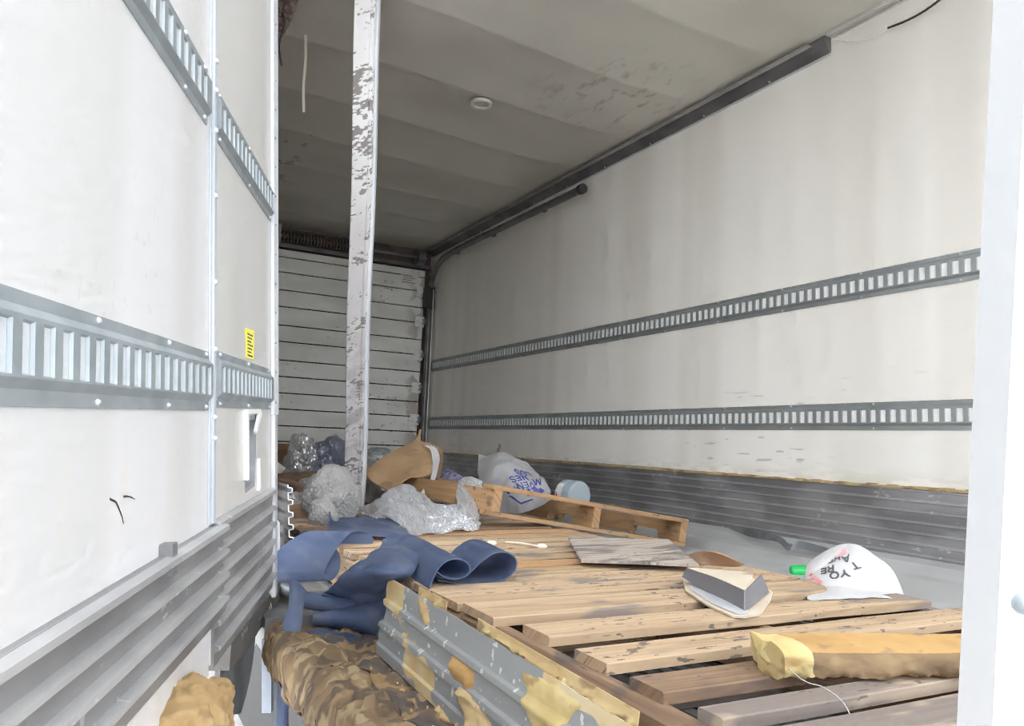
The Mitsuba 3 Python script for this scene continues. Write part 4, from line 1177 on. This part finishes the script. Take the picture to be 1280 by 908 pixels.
# ------------------------------------------------------------------ rubbish at the far end of the pallets
def film(label, G, seed, m='film_clear', amp=.03, f=14, th=.0008, cat_='plastic film', group=None, name='plastic_film'):
    t = thing(name, label, cat_, group)
    G = crease(G, amp * 1.7, f * .6, seed)
    r = np.random.default_rng(seed)
    jit = r.normal(0, 1, G.shape[:2]); jit[0] = jit[-1] = 0
    G = G + grid_normals(G) * (np.clip(jit, -1.5, 1.5) * .0036)[..., None] + r.normal(0, .0025, G.shape) * [1, 1, .2]
    obj('sheet', slab(G, th), m, t, smooth=False)
    return t


def patch_px(rows, m=90, n=90, last=None): return surf(np.array([[at(*q) for q in r] for r in rows] + ([last] if last else [])), m, n)


# big bent sheet of cardboard
t = thing('cardboard_sheet', 'large bent tan cardboard leaning on rubbish in far corner', 'cardboard')
G = patch_px([[(454, 592, 3.85), (485, 568, 3.98), (508, 557, 4.05), (522, 551, 4.1), (547, 560, 4.08)],
              [(463, 600, 3.80), (488, 585, 3.88), (512, 574, 3.95), (530, 570, 3.98), (549, 574, 4.0)],
              [(474, 607, 3.76), (492, 600, 3.80), (514, 592, 3.84), (532, 586, 3.88), (546, 585, 3.92)],
              [(487, 614, 3.72), (496, 611, 3.73), (509, 602, 3.76), (524, 598, 3.80), (540, 592, 3.84)]], 60, 70)
obj('sheet', slab(crease(crease(G, .075, 3.6, 2), .012, 12, 5), .006), 'card_tan', t, smooth=10)
G = patch_px([[(518, 552, 4.1), (522, 545, 4.1), (524, 538, 4.12)], [(526, 554, 4.08), (526, 546, 4.1), (527, 537, 4.12)]], 8, 12)
obj('tip', slab(G, .006), 'card_tan', t)
G = patch_px([[(543, 557, 4.12), (552, 560, 4.15)], [(546, 578, 4.08), (553, 580, 4.12)], [(542, 596, 3.95), (548, 600, 3.98)]], 14, 8)
obj('side_flap', slab(G, .006), 'card_brown', t)
t = thing('white_strap', 'curved whitish plastic strap hanging over the bent tan cardboard', 'strap')
obj('band', ribbon([at(531, 558, 4.02), at(538, 563, 3.98), at(541, 582, 3.86), at(537, 602, 3.75), at(525, 617, 3.68), at(518, 624, 3.66)], [RIGHT * .035, RIGHT * .038, RIGHT * .036, RIGHT * .036 + UP * .015, RIGHT * .03 + UP * .025, RIGHT * .03], .003, 40, 6, .01), 'bag_white', t, smooth=40)

# film heap in front of it
Z3 = .141                                                       # top of the third pallet
film('crumpled clear film heap in front of bent cardboard, left part', patch_px([[(478, 636, 3.5), (492, 612, 3.55), (512, 612, 3.55), (530, 626, 3.5)], [(470, 640, 3.25), (495, 616, 3.25), (520, 618, 3.25), (545, 634, 3.25)],
     [(484, 646, 3.05), (505, 638, 3.02), (525, 642, 3.02), (552, 648, 3.05)]] , 26, 26, zz((500, 661, Z3), (520, 667, Z3), (540, 666, Z3), (560, 664, Z3))), 11, 'film_clear', .045, 13)
film('crumpled clear film heap in middle, on the third pallet', patch_px([[(535, 634, 3.3), (555, 629, 3.3), (575, 630, 3.3), (588, 640, 3.28)], [(528, 645, 3.1), (550, 640, 3.08), (572, 640, 3.08), (592, 648, 3.1)]], 70, 70,
     zz((525, 665, Z3), (548, 666, Z3), (575, 664, Z3), (598, 662, Z3))), 14, 'film_clear', .035, 12)
film('clear film draped over notched side of the tilted pallet', patch_px([[(574, 602, 3.40), (586, 597, 3.38), (598, 599, 3.34), (602, 604, 3.32)], [(570, 622, 3.28), (582, 618, 3.24), (594, 620, 3.22), (600, 626, 3.22)],
     [(562, 648, 3.12), (578, 646, 3.06), (592, 646, 3.06), (600, 648, 3.08)]], 26, 18, zz((560, 661, Z3), (575, 663, Z3), (590, 662, Z3), (599, 660, Z3))), 17, 'film_clear', .020, 16)
film('flat shiny clear film between pole foot and the film heaps', patch_px([[(448, 636, 3.6), (478, 620, 3.65), (505, 617, 3.65)], [(452, 642, 3.4), (480, 634, 3.4), (506, 630, 3.4)]], 16, 26, zz((458, 652, Z3), (482, 652, Z3), (506, 650, Z3))), 19, 'film_clear', .03, 14)


def bag(label, c, r, amp, f, seed, m, name='plastic_bag', cat_='plastic bag', floor=None, sub=4, group=None):
    t = thing(name, label, cat_, group)
    b = trimesh.creation.icosphere(subdivisions=4)
    d = np.array(b.vertices) * np.asarray(r, float); q = d + np.asarray(c, float)
    jit = np.random.default_rng(seed).normal(0, .02, len(d))
    d = d * (1 + jit + 1.6 * amp / np.mean(r) * (crinkle(q, f * .7, seed) - .5 + .6 * (nfbm(q * f * .4, 2, seed) - .5)))[:, None] + np.asarray(c, float)
    obj('skin', trimesh.Trimesh(d, b.faces, process=False), m, t, smooth=False)



bag('big dusty grey bag of rubbish in front of pole foot', at(412, 624, 3.15), (.115, .13, .125), .055, 10, 3, 'bag_dusty')
bag('dusty crumpled clear bag just right of the pole foot', at(461, 612, 4.2), (.075, .08, .14), .05, 12, 8, 'bag_dusty')
bag('bluish crumpled film bundle left of pole under the dark cardboard', at(412, 583, 5.0), (.16, .12, .20), .06, 12, 5, 'film_blue', 'film_bundle', 'plastic film')
bag('greyish film bundle by the white edge trim, below dark cardboard', at(375, 585, 4.9), (.11, .10, .22), .05, 14, 6, 'film_clear', 'film_bundle', 'plastic film')
bag('small bright film wad on the brown carton at left', at(372, 626, 3.2), (.05, .06, .045), .035, 20, 7, 'film_clear', 'film_bundle', 'plastic film')
bag('shiny silvery film wad between dark boards left of the grey bag', at(388, 604, 3.9), (.075, .08, .035), .03, 16, 9, 'film_clear', 'film_bundle', 'plastic film')
bag('pale film wad trailing down right side of the brown carton', at(404, 643, 2.95), (.05, .06, .075), .05, 15, 12, 'bag_dusty', 'film_bundle', 'plastic film')
bag('dark grey sack behind the bent tan cardboard', at(476, 580, 5.0), (.19, .10, .10), .03, 6, 15, 'steel_grey', 'sack', 'sack')

t = thing('carton', 'long dark brown carton lying at the far left by the roller door', 'carton')
A, Bq = at(346, 572, 5.6), at(436, 570, 5.5)
m = board((A + Bq) / 2 + FWD * .1 - [0, 0, .11], Bq - A, np.cross([0, 0, 1], Bq - A), (0, 0, 1), np.linalg.norm(Bq - A), .26, .40, .004)
obj('box', (m[0], m[1]), 'card_brown', t)
Gf = patch_px([[(394, 553, 5.5), (413, 553, 5.48)], [(402, 569, 5.40), (424, 570, 5.38)]], 6, 8)
obj('flap', slab(Gf, .006), 'card_tan', t)
t = thing('carton', 'square brown carton left of the blue strips, by jagged liner end', 'carton')
A, Bq = at(352, 648, 3.15), at(398, 648, 3.12)
m = board((A + Bq) / 2 + FWD * .06 - [0, 0, .03], Bq - A, np.cross([0, 0, 1], Bq - A), (0, 0, 1), np.linalg.norm(Bq - A), .14, .16, .003)
obj('box', (m[0], m[1]), 'card_brown', t)
for lab, (u0, v0, d0, u1, v1, d1) in (('dark brown plank lying behind the silvery film wad', (345, 596, 4.3, 405, 593, 4.3)), ('brown cardboard strip slanting under the silvery film wad', (350, 603, 3.8, 398, 620, 3.6))):
    t = thing('brown_plank', lab, 'board')
    A, Bq = at(u0, v0, d0), at(u1, v1, d1)
    hq = (A[2] + Bq[2]) / 2 + .018
    obj('plank', board((A + Bq) / 2 + [0, 0, .018 - hq / 2], Bq - A, np.cross([0, 0, 1], Bq - A), (0, 0, 1), np.linalg.norm(Bq - A), .14, hq, .004), 'wood_brown', t)
t = thing('paper_sheet', 'small pale folded paper against the white edge trim', 'paper')
obj('sheet', slab(patch_px([[(344, 576, 4.2), (350, 580, 4.2), (357, 586, 4.15)], [(343, 592, 4.1), (348, 592, 4.1), (352, 591, 4.1)]], 10, 12), .002), 'paper_white', t)
t = thing('striped_cloth', 'purple checked cloth scrap behind timber block', 'cloth')
obj('cloth', slab(crumple(patch_px([[(553, 588, 4.5), (562, 588, 4.45), (578, 596, 4.4)], [(553, 600, 4.4), (566, 604, 4.35), (580, 606, 4.3)]], 20, 24), .02, 16, 4), .004), 'cloth_violet', t, smooth=40)


# printed bag behind the tilted pallet, with its lettering laid on its skin
def lettered(t, Gf, text, a, b, size, ang, m, bold=True, flip=False, k=0):
    """Text on the surface Gf(u, v): centre (a, b), size in surface units."""
    tm = meshkit.text_mesh(text, 1.0, .05, bold)
    v = np.array(tm.vertices); c = (v.max(0) + v.min(0)) / 2
    x, y = (v[:, 0] - c[0]) * size, (v[:, 1] - c[1]) * size
    if flip: x = -x
    ca, sa_ = math.cos(ang), math.sin(ang)
    P = Gf(a + x * ca - y * sa_, b + x * sa_ + y * ca, .0015 + .001 * (v[:, 2] > .02))
    f = np.array(tm.faces)
    obj('lettering', (P, f if not flip else f[:, ::-1]), m, t)


def surface_fn(G, toward):
    from scipy.interpolate import RectBivariateSpline
    N = grid_normals(G)
    if (N * (toward - G)).sum() < 0: N = -N
    m, n = G.shape[:2]
    us, vs = np.linspace(0, 1, m), np.linspace(0, 1, n)
    gs = [RectBivariateSpline(us, vs, G[..., i], kx=1, ky=1) for i in range(3)]
    nsx = [RectBivariateSpline(us, vs, N[..., i], kx=1, ky=1) for i in range(3)]
    return lambda a, b, h: np.stack([g.ev(a, b) + h * q_.ev(a, b) for g, q_ in zip(gs, nsx)], -1)


def bag_body(rows, back_shift, seed, amp, f, mm=60, nn=60, last=None):
    """Front skin through the control points, closed with a back skin bulging away."""
    G = patch_px(rows, mm, nn, last)
    G = crease(G, amp, f, seed)
    u, v = np.meshgrid(np.linspace(0, 1, mm), np.linspace(0, 1, nn), indexing='ij')
    bulge = np.clip(np.sin(np.pi * u) * np.sin(np.pi * v), 0, 1) ** .5
    Bk = G + back_shift * bulge[..., None] + FWD * .004
    V = np.vstack([G.reshape(-1, 3), Bk.reshape(-1, 3)])
    F = [grid_faces(mm, nn), grid_faces(mm, nn)[:, ::-1] + mm * nn]
    i = np.arange(mm * nn).reshape(mm, nn); loop = np.concatenate([i[0, :-1], i[:-1, -1], i[-1, :0:-1], i[:0:-1, 0]]); nx = np.roll(loop, -1)
    F += [np.stack([loop, nx, nx + mm * nn], 1), np.stack([loop, nx + mm * nn, loop + mm * nn], 1)]
    return G, trimesh.Trimesh(V, np.vstack(F), process=False)


t = thing('printed_bag', 'translucent white carrier bag with navy print standing behind the tilted pallet', 'plastic bag')
rows_ = [[(598, 567, 3.95), (612, 568, 3.9), (628, 566, 3.85), (642, 572, 3.82), (654, 582, 3.8)],
         [(597, 585, 3.85), (610, 584, 3.72), (630, 582, 3.62), (655, 588, 3.62), (668, 590, 3.65)],
         [(597, 600, 3.8), (615, 603, 3.62), (640, 602, 3.52), (665, 603, 3.5), (680, 602, 3.52)],
         [(600, 618, 3.75), (620, 622, 3.6), (645, 622, 3.5), (668, 620, 3.46), (688, 614, 3.42)],
         [(605, 640, 3.7), (625, 642, 3.6), (648, 642, 3.52), (670, 636, 3.46), (692, 624, 3.38)]]
G, m = bag_body(rows_, FWD * .12 + RIGHT * .03, 5, .028, 11)
obj('skin', m, 'bag_grey', t, smooth=14)
Sf = surface_fn(G, EYE)
for txt, a, b, sz, an in (('LOS', .33, .70, .085, 1.9), ('NES', .46, .60, .085, 1.9), ('VEN', .56, .66, .085, 1.9), ('GRA', .63, .50, .085, 1.9)):
    lettered(t, Sf, txt, a, b, sz, an + math.pi / 2 + 1.45, 'print_navy')
lettered(t, Sf, 'W', .50, .84, .12, 1.5, 'print_navy')
lettered(t, Sf, 'M', .68, .72, .12, 1.5, 'print_navy')
for j, poly in enumerate(([(.72, .42), (.86, .56), (.82, .72), (.80, .72), (.835, .56), (.71, .45)], [(.60, .86), (.70, .92), (.74, .84), (.66, .78)], [(.62, .70), (.70, .80), (.64, .84), (.58, .76)])):
    pg = Polygon(poly); mm_ = trimesh.creation.extrude_polygon(pg, .01, engine='earcut'); mm_ = mm_.subdivide().subdivide()
    v = np.array(mm_.vertices)
    obj('print_mark', (Sf(v[:, 0], v[:, 1], .0015 + .001 * (v[:, 2] > .005)), mm_.faces), 'print_navy', t)
obj('twig', tube([at(620, 572, 4.1), at(623, 563, 4.1), at(625, 556, 4.1)], .008, 8, 6), 'rust_brown', t)

t = thing('water_jug', 'pale blue plastic jug on its side with red label, behind the tilted pallet', 'jug')
ja, jb = at(702, 617, 4.0), at(726, 619, 3.92)
da = (jb - ja) / np.linalg.norm(jb - ja)
prj = [(-.012, .0), (-.012, .022), (.0, .030), (.012, .052), (.03, .062), (.060, .062), (.064, .058), (.068, .062), (.11, .062), (.118, .056), (.122, .04), (.120, .0)]
def lathe(prof, o, ax, k=40):
    ax = ax / np.linalg.norm(ax); r0 = np.cross(ax, UP); r0 /= np.linalg.norm(r0); r1 = np.cross(ax, r0)
    a = np.linspace(0, 2 * np.pi, k, endpoint=False); pr_ = np.array(prof)
    V = o + pr_[:, None, :1] * ax + pr_[:, None, 1:] * (np.cos(a)[None, :, None] * r0 + np.sin(a)[None, :, None] * r1)
    n_ = len(pr_); F = []
    for i in range(n_ - 1):
        for j in range(k):
            p, q = i * k + j, i * k + (j + 1) % k
            F += [(p, q, q + k), (p, q + k, p + k)]
    return trimesh.Trimesh(V.reshape(-1, 3), F, process=False)
axj = np.array(da) - FWD * .35; axj /= np.linalg.norm(axj)
prj = [(a * 1.25, b * 1.22) for a, b in prj]
obj('body', lathe(prj, ja, axj), 'bottle_plastic', t, smooth=35)
# label: a red wedge on the body's near side
r_ = .062 * 1.22 + .001
aL = np.linspace(0, 1, 14)
fw = -FWD - axj * (-FWD @ axj); fw /= np.linalg.norm(fw); up_ = np.cross(axj, fw)
if up_ @ UP < 0: up_ = -up_
Gl = np.array([[ja + axj * (.042 + .036 * x_ * (1 - y_ * .85)) + r_ * (math.cos(-.75 + y_ * 1.05) * fw + math.sin(-.75 + y_ * 1.05) * up_) for x_ in (0, 1)] for y_ in aL])
obj('red_label', slab(Gl, .0012), 'print_red', t, label='red triangular label')
Gl = np.array([[ja + axj * (.036 + .044 * x_) + (r_ - .0006) * (math.cos(-.9 + y_ * 1.9) * fw + math.sin(-.9 + y_ * 1.9) * up_) for x_ in (0, 1)] for y_ in aL])
obj('white_label', slab(Gl, .0010), 'white_plastic', t)

# white bag with red and black print on the first two pallets
t = thing('carrier_bag', 'white carrier bag with red and black print between near pallets and wall', 'plastic bag')
rows_ = [[(1013, 702, 2.22), (1040, 687, 2.22), (1066, 681, 2.22), (1088, 690, 2.22), (1105, 702, 2.22)],
         [(1009, 712, 2.12), (1035, 705, 2.06), (1062, 702, 2.04), (1092, 706, 2.05), (1115, 713, 2.12)],
         [(1008, 725, 2.08), (1032, 723, 1.99), (1062, 721, 1.96), (1096, 724, 1.98), (1123, 727, 2.08)],
         [(1008, 738, 2.04), (1034, 738, 1.96), (1065, 736, 1.93), (1100, 738, 1.95), (1129, 741, 2.06)]]
G, m = bag_body(rows_, FWD * .08, 9, .010, 11, last=[onz(1010, 749, .139), onz(1036, 750, .139), onz(1066, 749, .139), onz(1100, 748, .139), onz(1133, 752, .125)])
obj('skin', m, 'bag_white', t, smooth=40)
Sf = surface_fn(G, EYE)
for txt, a, b, sz, an in (('RE', .36, .26, .10, 1.9), ('YO', .46, .40, .11, 1.9), ('HE', .20, .32, .08, 1.9), ('A', .22, .46, .10, 2.1), ('T', .32, .56, .10, 2.3)):
    lettered(t, Sf, txt, a, b, sz, an - .2 + math.pi, 'print_black')
for poly, mm2 in (([(.52, .02), (.42, .06), (.44, .12), (.56, .22), (.62, .16), (.60, .03)], 'print_pink'), ([(.36, .0), (.42, .03), (.40, .08), (.33, .06)], 'print_red'), ([(.10, .30), (.05, .42), (.12, .46), (.18, .36)], 'print_pink')):
    pg = Polygon(poly)
    if mm2 == 'print_pink' and len(poly) == 6: pg = pg.difference(Polygon([(.50, .06), (.47, .09), (.53, .15), (.56, .10)]))
    mm_ = trimesh.creation.extrude_polygon(pg, .01, engine='earcut').subdivide().subdivide()
    v = np.array(mm_.vertices)
    obj('print_mark', (Sf(v[:, 0], v[:, 1], .0015 + .001 * (v[:, 2] > .005)), mm_.faces), mm2, t)
t = thing('green_bottle', 'bright green plastic piece just left of the white carrier bag', 'plastic piece')
obj('body', lathe([(-.03, 0), (-.03, .017), (-.024, .022), (.02, .022), (.03, .018), (.034, 0)], onz(998, 714, .024), RIGHT + UP * .05, 24), 'green_plastic', t, smooth=40)
